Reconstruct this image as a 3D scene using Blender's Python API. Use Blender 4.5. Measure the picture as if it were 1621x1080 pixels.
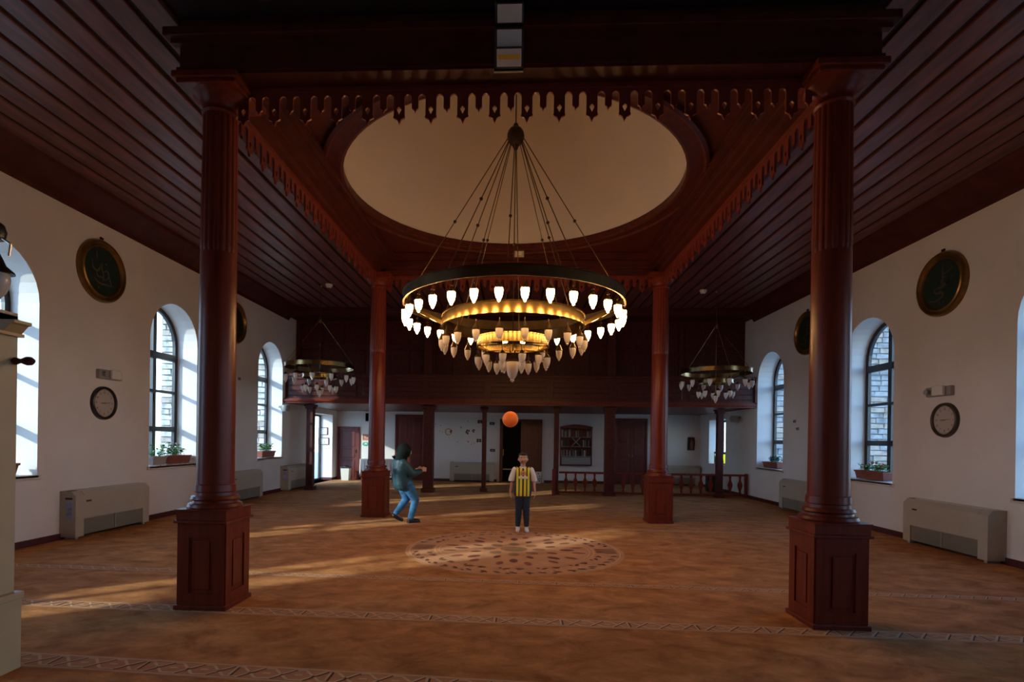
import bpy, bmesh, math, random
from mathutils import Vector, Matrix
for o in list(bpy.data.objects): bpy.data.objects.remove(o)
PI = math.pi
sc = bpy.context.scene
C = sc.collection
R = random.Random(7)

# ------------------------------------------------------------------ camera, sky, sun, exposure
cam_d = bpy.data.cameras.new('camera'); cam = bpy.data.objects.new('camera', cam_d); C.objects.link(cam)
cam_d.sensor_fit = 'HORIZONTAL'; cam_d.sensor_width = 36.0; cam_d.lens = 863.9 / 1621 * 36
cam_d.shift_x = 0.0211; cam_d.shift_y = 0.0954
cam.matrix_world = Matrix.Translation((0, 0, 1.6)) @ Matrix.Rotation(0.0498, 4, 'Z') @ Matrix.Rotation(PI / 2, 4, 'X') @ Matrix.Rotation(0.0145, 4, 'Z')
sc.camera = cam
w = bpy.data.worlds.new('sky'); sc.world = w; w.use_nodes = True
nt = w.node_tree; nt.nodes.clear()
wo = nt.nodes.new('ShaderNodeOutputWorld'); bg = nt.nodes.new('ShaderNodeBackground')
SUN_ROT = 233.13
sk = nt.nodes.new('ShaderNodeTexSky'); sk.sky_type = 'NISHITA'; sk.sun_disc = False
sk.sun_elevation = math.radians(19.5); sk.sun_rotation = math.radians(SUN_ROT); sk.air_density = 1.0; sk.dust_density = 0.6; sk.ozone_density = 1.5
wb_ = nt.nodes.new('ShaderNodeMixRGB'); wb_.blend_type = 'MULTIPLY'; wb_.inputs[0].default_value = 1.0; wb_.inputs[2].default_value = (0.80, 0.95, 1.18, 1)   # the camera is balanced for warm lamps
sky_cap = nt.nodes.new('ShaderNodeVectorMath'); sky_cap.operation = 'MINIMUM'; sky_cap.inputs[1].default_value = (2.6, 3.1, 3.6)   # caps the sky colour to flatten the glow round the sun
nt.links.new(sk.outputs[0], sky_cap.inputs[0]); nt.links.new(sky_cap.outputs[0], wb_.inputs[1]); nt.links.new(wb_.outputs[0], bg.inputs[0]); bg.inputs[1].default_value = 1.75
nt.links.new(bg.outputs[0], wo.inputs[0])
sun_d = bpy.data.lights.new('sun', 'SUN'); sun = bpy.data.objects.new('sun', sun_d); C.objects.link(sun)
sun_d.energy = 4.4; sun_d.color = (0.96, 1.0, 0.93); sun_d.angle = math.radians(1.6)
EL = math.radians(19.5)
sdir = Vector((0.8 * math.cos(EL), 0.6 * math.cos(EL), -math.sin(EL)))
sun.rotation_euler = sdir.to_track_quat('-Z', 'Y').to_euler(); sun.location = (-20, -10, 12)
vs = sc.view_settings; vs.view_transform = 'Standard'; vs.look = 'None'; vs.gamma = 1.0; vs.use_curve_mapping = False
vs.exposure = 0.1
sc.cycles.use_denoising = True
sc.cycles.max_bounces = 10; sc.cycles.diffuse_bounces = 6; sc.cycles.transparent_max_bounces = 16
LAMP_POWER = 42.0

# ------------------------------------------------------------------ materials
M = {}
def mat(name, col, rough=0.6, metal=0.0, emit=None, estr=0.0, noise=None, bump=None, spec=0.5, coat=0.0, stretch=None):
    m = bpy.data.materials.new(name); m.use_nodes = True; M[name] = m
    n = m.node_tree.nodes; l = m.node_tree.links; b = n['Principled BSDF']
    b.inputs['Base Color'].default_value = (*col, 1); b.inputs['Roughness'].default_value = rough
    b.inputs['Metallic'].default_value = metal; b.inputs['Specular IOR Level'].default_value = spec
    b.inputs['Coat Weight'].default_value = coat
    if emit: b.inputs['Emission Color'].default_value = (*emit, 1); b.inputs['Emission Strength'].default_value = estr
    tcn = n.new('ShaderNodeTexCoord'); mp = n.new('ShaderNodeMapping'); l.new(tcn.outputs['Object'], mp.inputs[0])
    if stretch: mp.inputs['Scale'].default_value = stretch
    if noise:
        sca, amt = noise
        t = n.new('ShaderNodeTexNoise'); t.inputs['Scale'].default_value = sca; t.inputs['Detail'].default_value = 5
        l.new(mp.outputs[0], t.inputs['Vector'])
        r = n.new('ShaderNodeValToRGB')
        r.color_ramp.elements[0].position = 0.3; r.color_ramp.elements[1].position = 0.7
        r.color_ramp.elements[0].color = (*[c * (1 - amt) for c in col], 1)
        r.color_ramp.elements[1].color = (*[min(1, c * (1 + amt)) for c in col], 1)
        l.new(t.outputs['Fac'], r.inputs[0]); l.new(r.outputs[0], b.inputs['Base Color'])
    if bump:
        sca, st = bump
        t = n.new('ShaderNodeTexNoise'); t.inputs['Scale'].default_value = sca; t.inputs['Detail'].default_value = 3
        l.new(mp.outputs[0], t.inputs['Vector'])
        bp = n.new('ShaderNodeBump'); bp.inputs['Strength'].default_value = st; bp.inputs['Distance'].default_value = 0.02
        l.new(t.outputs['Fac'], bp.inputs['Height']); l.new(bp.outputs[0], b.inputs['Normal'])
    return m
mat('plaster', (0.74, 0.69, 0.645), 0.75, noise=(1.2, 0.05), bump=(14, 0.06))
mat('plaster_dome', (0.58, 0.50, 0.40), 0.8, noise=(0.8, 0.05))
mat('wood_column', (0.155, 0.023, 0.010), 0.34, noise=(3.0, 0.28), stretch=(6, 6, 0.5), spec=0.28)
mat('wood_dark', (0.075, 0.014, 0.009), 0.38, noise=(3.5, 0.35), stretch=(4, 4, 4), spec=0.28)
mat('wood_beam', (0.068, 0.012, 0.008), 0.52, noise=(4, 0.3), spec=0.28)
mat('wood_plank', (0.14, 0.040, 0.032), 0.42, noise=(2.2, 0.45), stretch=(5, 0.8, 5), spec=0.5)
mat('wood_plank_cross', (0.12, 0.036, 0.030), 0.42, noise=(2.2, 0.45), stretch=(0.8, 5, 5), spec=0.28)
mat('wood_gap', (0.02, 0.005, 0.004), 0.8)
mat('wood_valance', (0.15, 0.026, 0.016), 0.35, noise=(5, 0.25), spec=0.28)
mat('wood_door', (0.13, 0.022, 0.016), 0.4, noise=(3, 0.25), stretch=(8, 8, 0.6))
mat('wood_door_brown', (0.15, 0.045, 0.022), 0.4, noise=(3, 0.25), stretch=(8, 8, 0.6))
mat('baseboard', (0.07, 0.014, 0.012), 0.45)
mat('sill_stone', (0.62, 0.57, 0.50), 0.5, noise=(6, 0.08))
mat('frame_black', (0.018, 0.015, 0.015), 0.4)
mat('brass', (0.46, 0.30, 0.10), 0.2, 1.0, noise=(9, 0.12))
mat('brass_aged', (0.26, 0.18, 0.075), 0.25, 1.0, noise=(9, 0.15))
mat('glass_white', (0.85, 0.84, 0.82), 0.25)
mat('brass_dark', (0.16, 0.105, 0.05), 0.38, 1.0, noise=(9, 0.2))
mat('iron', (0.05, 0.035, 0.025), 0.45, 0.7)
mat('glass_shade', (0.62, 0.52, 0.43), 0.22, spec=0.5)
mat('glass_lit', (0.9, 0.8, 0.6), 0.4, emit=(1.0, 0.55, 0.20), estr=LAMP_POWER)
mat('coil_beige', (0.44, 0.38, 0.29), 0.5, noise=(3, 0.04))
mat('coil_side', (0.52, 0.50, 0.46), 0.5)
mat('coil_grille', (0.28, 0.23, 0.17), 0.6)
mat('plastic_black', (0.012, 0.012, 0.013), 0.35)
mat('plastic_white', (0.72, 0.70, 0.66), 0.4)
mat('plastic_grey', (0.30, 0.30, 0.29), 0.45)
mat('clock_face', (0.50, 0.43, 0.36), 0.5)
mat('clock_rim_brown', (0.05, 0.035, 0.028), 0.4)
mat('gold_frame', (0.24, 0.13, 0.035), 0.35, 0.75, noise=(8, 0.3))
mat('green_field', (0.012, 0.028, 0.018), 0.45, noise=(10, 0.3))
mat('calligraphy', (0.13, 0.09, 0.055), 0.45, 0.2)
mat('stone', (0.36, 0.33, 0.28), 0.9, noise=(2.5, 0.5), bump=(8, 0.6))
mat('stone_brown', (0.27, 0.21, 0.16), 0.9, noise=(3, 0.35), bump=(8, 0.6))
mat('stone_grey_shaded', (0.20, 0.19, 0.18), 0.9, noise=(2.5, 0.5), bump=(8, 0.6))  # grey stone with the right wall's shade put into its colour
mat('mortar', (0.12, 0.115, 0.11), 0.95, noise=(6, 0.2))
mat('roofing', (0.2, 0.1, 0.07), 0.9)
mat('ground', (0.42, 0.40, 0.34), 0.95, noise=(1, 0.3))
mat('cream_paint', (0.52, 0.40, 0.24), 0.5, noise=(3, 0.08))
mat('cream_moulding', (0.52, 0.36, 0.17), 0.45, noise=(5, 0.1))
mat('planter', (0.26, 0.075, 0.045), 0.6, noise=(6, 0.15))
mat('planter_grey', (0.42, 0.33, 0.29), 0.6)
mat('leaf', (0.10, 0.26, 0.045), 0.55, noise=(20, 0.4))
mat('leaf_dark', (0.035, 0.09, 0.03), 0.55, noise=(20, 0.4))
mat('petal_red', (0.55, 0.05, 0.05), 0.5); mat('petal_white', (0.85, 0.82, 0.78), 0.5)
mat('soil', (0.05, 0.03, 0.02), 0.9)
mat('skin', (0.52, 0.27, 0.16), 0.55, noise=(12, 0.06)); mat('hair', (0.02, 0.012, 0.008), 0.6, noise=(60, 0.5))
mat('eye_white', (0.8, 0.78, 0.75), 0.3); mat('lip', (0.42, 0.13, 0.10), 0.5)
mat('cotton_white', (0.72, 0.68, 0.66), 0.85, noise=(25, 0.06)); mat('denim_dark', (0.016, 0.026, 0.048), 0.85, noise=(30, 0.3))
mat('denim_blue', (0.035, 0.15, 0.32), 0.85, noise=(14, 0.35)); mat('jacket_teal', (0.012, 0.050, 0.068), 0.55, noise=(6, 0.3), bump=(9, 0.3))
mat('hood_dark', (0.004, 0.009, 0.008), 0.8, spec=0.15, noise=(10, 0.3)); mat('shoe_black', (0.008, 0.008, 0.009), 0.4)
mat('ball_orange', (0.95, 0.20, 0.02), 0.5, noise=(20, 0.05))
mat('yellow_cloth', (0.72, 0.62, 0.03), 0.8); mat('navy_cloth', (0.02, 0.022, 0.05), 0.8)
mat('red_print', (0.6, 0.03, 0.03), 0.6)
mat('paper', (0.78, 0.76, 0.72), 0.7); mat('green_print', (0.03, 0.35, 0.18), 0.6); mat('orange_print', (0.55, 0.20, 0.10), 0.6)
mat('blue_print', (0.30, 0.36, 0.60), 0.6)
mat('bin_cream', (0.62, 0.58, 0.48), 0.5)
mat('extinguisher', (0.14, 0.02, 0.02), 0.35)
mat('flood_white', (0.85, 0.74, 0.62), 0.4); mat('flood_grey', (0.70, 0.70, 0.66), 0.4); mat('flood_yellow', (0.95, 0.55, 0.06), 0.4)
mat('fish_light', (0.7, 0.75, 0.05), 0.4, emit=(0.62, 0.62, 0.02), estr=0.9); mat('water_dark', (0.10, 0.13, 0.02), 0.2)
mat('book_a', (0.16, 0.04, 0.03), 0.7); mat('book_b', (0.05, 0.07, 0.06), 0.7); mat('book_c', (0.30, 0.24, 0.17), 0.7)
mat('book_d', (0.03, 0.035, 0.06), 0.7); mat('book_e', (0.42, 0.40, 0.38), 0.7)
mat('vestibule_shade', (0.006, 0.008, 0.007), 0.9)
mat('silver', (0.5, 0.5, 0.5), 0.3, 0.9)
mat('stripe_line', (0.66, 0.40, 0.22), 0.95); mat('stripe_dark', (0.10, 0.035, 0.018), 0.95)
mat('stripe_ground', (0.50, 0.22, 0.095), 0.95, noise=(5, 0.1))
mat('medal_ground', (0.52, 0.25, 0.115), 0.95, noise=(4, 0.14)); mat('medal_dark', (0.15, 0.045, 0.022), 0.95, noise=(8, 0.2))
mat('medal_red', (0.27, 0.08, 0.04), 0.95, noise=(8, 0.2)); mat('medal_brown', (0.27, 0.13, 0.055), 0.95, noise=(8, 0.2))

# carpet with brushed pile
m = bpy.data.materials.new('carpet'); m.use_nodes = True; M['carpet'] = m
n = m.node_tree.nodes; l = m.node_tree.links; b = n['Principled BSDF']; b.inputs['Roughness'].default_value = 0.95; b.inputs['Specular IOR Level'].default_value = 0.1
tcn = n.new('ShaderNodeTexCoord'); mp = n.new('ShaderNodeMapping'); mp.inputs['Scale'].default_value = (1.0, 1.5, 1); mp.inputs['Rotation'].default_value = (0, 0, -0.35)
l.new(tcn.outputs['Object'], mp.inputs[0])
t1 = n.new('ShaderNodeTexNoise'); t1.inputs['Scale'].default_value = 2.6; t1.inputs['Detail'].default_value = 7; t1.inputs['Roughness'].default_value = 0.7; t1.inputs['Distortion'].default_value = 0.4
l.new(mp.outputs[0], t1.inputs['Vector'])
cr = n.new('ShaderNodeValToRGB'); cr.color_ramp.elements[0].position = 0.34; cr.color_ramp.elements[1].position = 0.68
cr.color_ramp.elements[0].color = (0.30, 0.115, 0.040, 1); cr.color_ramp.elements[1].color = (0.64, 0.285, 0.105, 1)
l.new(t1.outputs['Fac'], cr.inputs[0]); l.new(cr.outputs[0], b.inputs['Base Color'])
t2 = n.new('ShaderNodeTexNoise'); t2.inputs['Scale'].default_value = 180; l.new(tcn.outputs['Object'], t2.inputs['Vector'])
bp_ = n.new('ShaderNodeBump'); bp_.inputs['Strength'].default_value = 0.5; bp_.inputs['Distance'].default_value = 0.01
l.new(t2.outputs['Fac'], bp_.inputs['Height']); l.new(bp_.outputs[0], b.inputs['Normal'])
# clear window glass: transparent with a fresnel sheen
m = bpy.data.materials.new('window_glass'); m.use_nodes = True; M['window_glass'] = m
n = m.node_tree.nodes; l = m.node_tree.links; n.clear()
out = n.new('ShaderNodeOutputMaterial'); mx = n.new('ShaderNodeMixShader'); tr = n.new('ShaderNodeBsdfTransparent'); gl = n.new('ShaderNodeBsdfGlossy'); fr = n.new('ShaderNodeLayerWeight'); pw = n.new('ShaderNodeMath'); pw.operation = 'POWER'; pw.inputs[1].default_value = 4.0; ml = n.new('ShaderNodeMath'); ml.operation = 'MULTIPLY'; ml.inputs[1].default_value = 0.6
tr.inputs[0].default_value = (0.93, 0.97, 0.97, 1); gl.inputs['Roughness'].default_value = 0.03; l.new(fr.outputs['Facing'], pw.inputs[0]); l.new(pw.outputs[0], ml.inputs[0])
l.new(ml.outputs[0], mx.inputs[0]); l.new(tr.outputs[0], mx.inputs[1]); l.new(gl.outputs[0], mx.inputs[2]); l.new(mx.outputs[0], out.inputs[0])

# ------------------------------------------------------------------ helpers
def wloc(o):
    v = Vector((0, 0, 0))
    while o is not None: v += o.location; o = o.parent
    return v
class MB:
    def __init__(s): s.bm = bmesh.new()
    def box(s, x0, x1, y0, y1, z0, z1, bev=0.0):
        r = bmesh.ops.create_cube(s.bm, size=1)
        for v in r['verts']:
            v.co = Vector(((x0 + x1) / 2 + v.co.x * (x1 - x0), (y0 + y1) / 2 + v.co.y * (y1 - y0), (z0 + z1) / 2 + v.co.z * (z1 - z0)))
        if bev > 0:
            es = {e for v in r['verts'] for e in v.link_edges}
            bmesh.ops.bevel(s.bm, geom=list(es), offset=bev, segments=2, affect='EDGES', profile=0.5)
        return s
    def face(s, pts):
        s.bm.faces.new([s.bm.verts.new(p) for p in pts]); return s
    def prism(s, pts, d):
        """extrude the closed polygon pts (3D, planar) along vector d"""
        d = Vector(d); a = [s.bm.verts.new(p) for p in pts]; b_ = [s.bm.verts.new(Vector(p) + d) for p in pts]
        n_ = len(pts)
        fs = [s.bm.faces.new(a), s.bm.faces.new(b_[::-1])]
        for i in range(n_): fs.append(s.bm.faces.new((a[i], b_[i], b_[(i + 1) % n_], a[(i + 1) % n_])))
        bmesh.ops.recalc_face_normals(s.bm, faces=fs); return s
    def tube(s, p0, p1, r0, r1=None, n=8, cap=True):
        p0 = Vector(p0); p1 = Vector(p1); r1 = r0 if r1 is None else r1
        q = (p1 - p0).to_track_quat('Z', 'Y')
        ra = []; rb = []
        for i in range(n):
            a = 2 * PI * i / n; e = Vector((math.cos(a), math.sin(a), 0))
            ra.append(s.bm.verts.new(p0 + q @ (e * r0))); rb.append(s.bm.verts.new(p1 + q @ (e * r1)))
        for i in range(n): s.bm.faces.new((ra[i], ra[(i + 1) % n], rb[(i + 1) % n], rb[i]))
        if cap: s.bm.faces.new(ra[::-1]); s.bm.faces.new(rb)
        return s
    def path(s, pts, r, n=6):
        for i in range(len(pts) - 1): s.tube(pts[i], pts[i + 1], r, r, n)
        return s
    def lathe(s, prof, n=24, c=(0, 0, 0), flute=None, close=False, caps=True):
        c = Vector(c); rings = []
        for (r_, z) in prof:
            ring = []
            for i in range(n):
                a = 2 * PI * i / n
                rr = r_ * (1 + (flute(a) if flute else 0))
                ring.append(s.bm.verts.new(c + Vector((rr * math.cos(a), rr * math.sin(a), z))))
            rings.append(ring)
        for k in range(len(rings) - 1):
            for i in range(n): s.bm.faces.new((rings[k][i], rings[k][(i + 1) % n], rings[k + 1][(i + 1) % n], rings[k + 1][i]))
        if close:
            for i in range(n): s.bm.faces.new((rings[-1][i], rings[-1][(i + 1) % n], rings[0][(i + 1) % n], rings[0][i]))
        elif caps:
            if prof[0][0] > 1e-4: s.bm.faces.new(rings[0][::-1])
            if prof[-1][0] > 1e-4: s.bm.faces.new(rings[-1])
        return s
    def ball(s, c, r, sub=2, sc_=(1, 1, 1)):
        rr = bmesh.ops.create_icosphere(s.bm, subdivisions=sub, radius=r)
        for v in rr['verts']: v.co = Vector((v.co.x * sc_[0] + c[0], v.co.y * sc_[1] + c[1], v.co.z * sc_[2] + c[2]))
        return s
    def xf(s, mtx):
        bmesh.ops.transform(s.bm, matrix=mtx, verts=s.bm.verts); return s
    def build(s, name, m_, parent=None, smooth=False, local=False, kind=None, label=None):
        me = bpy.data.meshes.new(name); bmesh.ops.remove_doubles(s.bm, verts=s.bm.verts, dist=1e-6)
        if parent is not None and not local:
            bmesh.ops.translate(s.bm, verts=s.bm.verts, vec=-wloc(parent))
        s.bm.to_mesh(me); s.bm.free()
        for mm in (m_ if isinstance(m_, (list, tuple)) else [m_]): me.materials.append(M[mm] if isinstance(mm, str) else mm)
        if smooth:
            for p in me.polygons: p.use_smooth = True
            me.set_sharp_from_angle(angle=math.radians(38))
        o = bpy.data.objects.new(name, me); C.objects.link(o)
        if parent is not None: o.parent = parent
        if kind: o['kind'] = kind
        if label: o['label'] = label
        return o
def tag(o, label, cat, group=None):
    o['label'] = label; o['category'] = cat
    if group: o['group'] = group
    return o
def thing(name, label, cat, loc=(0, 0, 0), rz=0, group=None):
    o = bpy.data.objects.new(name, None); C.objects.link(o); o.empty_display_size = 0.1
    o.location = loc; o.rotation_euler = (0, 0, rz)
    return tag(o, label, cat, group)
def struct(name, loc=(0, 0, 0)):
    o = bpy.data.objects.new(name, None); C.objects.link(o); o.location = loc; o['kind'] = 'structure'; return o
def kids(o): return [c for c in C.objects if c.parent is o]
def copy_tree(root, loc=None, rz=None, label=None, group=None):
    def cp(o, par):
        c = o.copy(); C.objects.link(c)
        if par is not None: c.parent = par
        for ch in list(o.children): cp(ch, c)
        return c
    r = cp(root, None)
    if loc is not None: r.location = loc
    if rz is not None: r.rotation_euler = (0, 0, rz)
    if label: r['label'] = label
    if group: r['group'] = group
    return r
def link_copy(o, name, parent, loc=(0, 0, 0), rz=0):
    """object sharing o's mesh, as a child"""
    c = bpy.data.objects.new(name, o.data if not isinstance(o, bpy.types.Mesh) else o); C.objects.link(c)
    c.parent = parent; c.location = loc; c.rotation_euler = (0, 0, rz); return c

XL, XR, YG, YB, YF = -6.79, 6.62, 15.55, 20.2, -3.0
HW = 5.0          # height where the white wall meets the cornice
HC = 5.35         # plank ceiling
TH = 0.50         # wall thickness
# ------------------------------------------------------------------ floor
fl = MB().box(XL - TH, XR + TH, YF - TH, YB + TH, -0.3, 0).build('floor', 'carpet', kind='structure')
g = MB().box(-60, 60, -40, 70, -0.62, -0.5).build('ground', 'ground', kind='structure')

# prayer-row bands woven in the carpet
def seg(mb, p, q, wd, z=0.004):
    p = Vector((*p, 0)); q = Vector((*q, 0)); d = (q - p).normalized(); nn = Vector((-d.y, d.x, 0)) * wd / 2; Z = Vector((0, 0, z))
    mb.face([p - nn + Z, q - nn + Z, q + nn + Z, p + nn + Z])
def band(yc, wd, slope=-0.02, x0=-6.7, x1=6.5, lite='stripe_line'):
    yy = lambda x: yc + slope * x
    mb = MB(); nseg = 12
    for i in range(nseg):
        a = x0 + (x1 - x0) * i / nseg; c_ = x0 + (x1 - x0) * (i + 1) / nseg
        mb.face([(a, yy(a) - wd / 2, .002), (c_, yy(c_) - wd / 2, .002), (c_, yy(c_) + wd / 2, .002), (a, yy(a) + wd / 2, .002)])
    mb.build('carpet_band', 'stripe_ground', fl)
    mb = MB(); md = MB(); p = wd * 0.92; x = x0; k = 0; h = wd * 0.40
    for s_ in (-1, 1): seg(mb, (x0, yy(x0) + s_ * h), (x1, yy(x1) + s_ * h), wd * 0.05)
    h = wd * 0.30
    while x < x1 - p:
        y = yy(x + p / 2)
        seg(mb, (x, y - h), (x + p * .6, y + h), wd * .08); seg(mb, (x, y + h), (x + p * .6, y - h), wd * .08)
        seg(md, (x + p * .09, y - h), (x + p * .69, y + h), wd * .05, .0045)
        seg(mb, (x + p * .6, y + h), (x + p, y + h), wd * .07); seg(mb, (x + p * .6, y - h), (x + p, y - h), wd * .07)
        if k % 3 == 0:
            seg(mb, (x + p * .75, y - h), (x + p * .75, y + h), wd * .07); seg(md, (x + p * .82, y - h), (x + p * .82, y + h), wd * .07)
        else:
            seg(mb, (x + p * .7, y), (x + p * .95, y), wd * .07)
        x += p; k += 1
    mb.build('band_interlace', lite, fl, kind='stuff'); md.build('band_dark_thread', 'stripe_dark', fl, kind='stuff')  # dark woven outlines beside the light interlace
band(3.50, 0.24, -0.05); band(4.80, 0.21); band(6.10, 0.15, -0.025, lite='stripe_line')
for yb_ in (9.95, 11.35, 12.75): band(yb_, 0.11, -0.025)

# central medallion
MC = (-0.03, 7.92); RM = 1.56
def disc(mb, c, rx, ry, rot, n=10, z=0.006, pw=1.0):
    pts = []
    for i in range(n):
        a = 2 * PI * i / n; x = rx * math.copysign(abs(math.cos(a)) ** pw, math.cos(a)); y = ry * math.sin(a)
        pts.append((c[0] + x * math.cos(rot) - y * math.sin(rot), c[1] + x * math.sin(rot) + y * math.cos(rot), z))
    mb.face(pts)
mb = MB(); disc(mb, MC, RM, RM, 0, 48, .0028); mb.build('medallion_ground', 'medal_ground', fl)
def polar(r_, a): return (MC[0] + r_ * math.cos(a), MC[1] + r_ * math.sin(a))
lk = MB()
disc(lk, MC, .20, .17, 0, 12)
lk.build('medallion_heart', 'medal_brown', fl)
for (rad, cnt, rx, ry, mt, off) in ((.36, 8, .10, .085, 'medal_brown', 0), (.58, 8, .085, .045, 'medal_dark', .39), (.76, 8, .11, .06, 'medal_dark', 0), (.93, 16, .10, .05, 'medal_red', .2)):
    one = MB(); disc(one, (0, 0), rx, ry, 0, 10, 0.006, 1.3); one = one.build('medallion_petal', mt, fl, local=True)
    first = True
    for i in range(cnt):
        a = off + 2 * PI * i / cnt; p = polar(rad, a)
        if first: one.location = (p[0], p[1], 0); one.rotation_euler = (0, 0, a); first = False
        else: link_copy(one, 'medallion_petal', fl, (p[0], p[1], 0), a)
mb = MB(); md = MB()
for r_ in (1.08, 1.14, 1.50):
    for i in range(48):
        a = 2 * PI * i / 48; a2 = 2 * PI * (i + 1) / 48
        seg(mb, polar(r_, a), polar(r_, a2), .012, .007)
for i in range(16):          # ring of leaf scrolls and ruled blocks
    a0 = 2 * PI * i / 16
    if i in (0, 8):
        for k in range(6): seg(md, polar(1.17, a0 + (k - 2.5) * .045), polar(1.46, a0 + (k - 2.5) * .045), .018, .007)
        continue
    for k in range(5):
        a = a0 + (k - 2) * .07; rr = 1.32 + .09 * (-1) ** k
        p = polar(rr, a); disc(md, p, .06, .026, a + 1.0 * (-1) ** k, 8, .0075)
        q = polar(1.32 + .05 * math.sin(k * 2), a + .03); seg(mb, p, q, .012, .007)
    for k in range(4):
        p = polar(1.20 + .26 * (k % 2), a0 + (k - 1.5) * .09); disc(md, p, .036, .02, a0 + k, 6, .0075)
mb.build('medallion_line', 'stripe_line', fl, kind='stuff'); md.build('medallion_scroll', 'medal_dark', fl, kind='stuff')

# ------------------------------------------------------------------ walls with arched windows
WINL = [14.68, 10.48, 6.66, 2.85]; WINR = [14.72, 10.72, 6.86, 2.95, -0.9]
WW = 1.48; ZS = 0.98; ZR = 3.42; RA = WW / 2
def side_wall(name, xi, xo, wins, rect, zs, ZR):
    """vertical wall in the plane x = xi (inside) to xo, arched openings at the given centres, rect = (y0, y1, z0, z1)"""
    mb = MB(); N = 16; top = 5.7
    ys = sorted([(c - RA, c + RA, 'a') for c in wins] + [(rect[0], rect[1], 'r')])
    cur = YF - TH
    def q(y0, y1, z0, z1):
        for x in (xi, xo): mb.face([(x, y0, z0), (x, y1, z0), (x, y1, z1), (x, y0, z1)])
    for (y0, y1, t) in ys:
        q(cur, y0, -0.3, top)
        if t == 'a':
            q(y0, y1, -0.3, zs)
            pr = []
            for i in range(N + 1):
                a = PI - PI * i / N; pr.append(((y0 + y1) / 2 + RA * math.cos(a), ZR + RA * math.sin(a)))
            for i in range(N):
                (ya, za), (yb, zb) = pr[i], pr[i + 1]
                for x in (xi, xo): mb.face([(x, ya, za), (x, yb, zb), (x, yb, top), (x, ya, top)])
                mb.face([(xi, ya, za), (xi, yb, zb), (xo, yb, zb), (xo, ya, za)])
            for y in (y0, y1): mb.face([(xi, y, zs), (xo, y, zs), (xo, y, ZR), (xi, y, ZR)])
            mb.face([(xi, y0, zs), (xi, y1, zs), (xo, y1, zs), (xo, y0, zs)])
        else:
            z0, z1 = rect[2], rect[3]
            if z0 > 0: q(y0, y1, -0.3, z0)
            q(y0, y1, z1, top)
            for y in (y0, y1): mb.face([(xi, y, z0), (xo, y, z0), (xo, y, z1), (xi, y, z1)])
            for z in (z0, z1): mb.face([(xi, y0, z), (xi, y1, z), (xo, y1, z), (xo, y0, z)])
        cur = y1
    q(cur, YB + TH, -0.3, top)
    mb.face([(xi, YF - TH, top), (xi, YB + TH, top), (xo, YB + TH, top), (xo, YF - TH, top)])
    return mb.build(name, 'plaster', kind='structure')
NICHE = (17.65, 19.72, 0.0, 2.38); RWIN = (17.75, 19.25, 0.86, 2.34)
ZSR = 0.90
side_wall('wall_left', XL, XL - TH, WINL, NICHE, ZS, ZR)
side_wall('wall_right', XR, XR + TH, WINR, RWIN, ZSR, 3.25)
MB().box(XL - TH, XR + TH, YF - TH, YF, -0.3, 5.7).build('wall_front', 'plaster', kind='structure')
# back wall with central doorway
wb = MB()
DY0, DY1, DZ = -0.66, 0.90, 2.33
wb.box(XL - TH, DY0, YB, YB + TH, -0.3, 5.7); wb.box(DY1, XR + TH, YB, YB + TH, -0.3, 5.7); wb.box(DY0, DY1, YB, YB + TH, DZ, 5.7)
wb.build('wall_back', 'plaster', kind='structure')
MB().box(DY0 - .3, DY1 + .3, YB + TH, YB + TH + 1.8, -0.3, 2.9).build('wall_vestibule', 'vestibule_shade', kind='structure')  # near-black box: its colour stands in for the shade beyond the doorway

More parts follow.
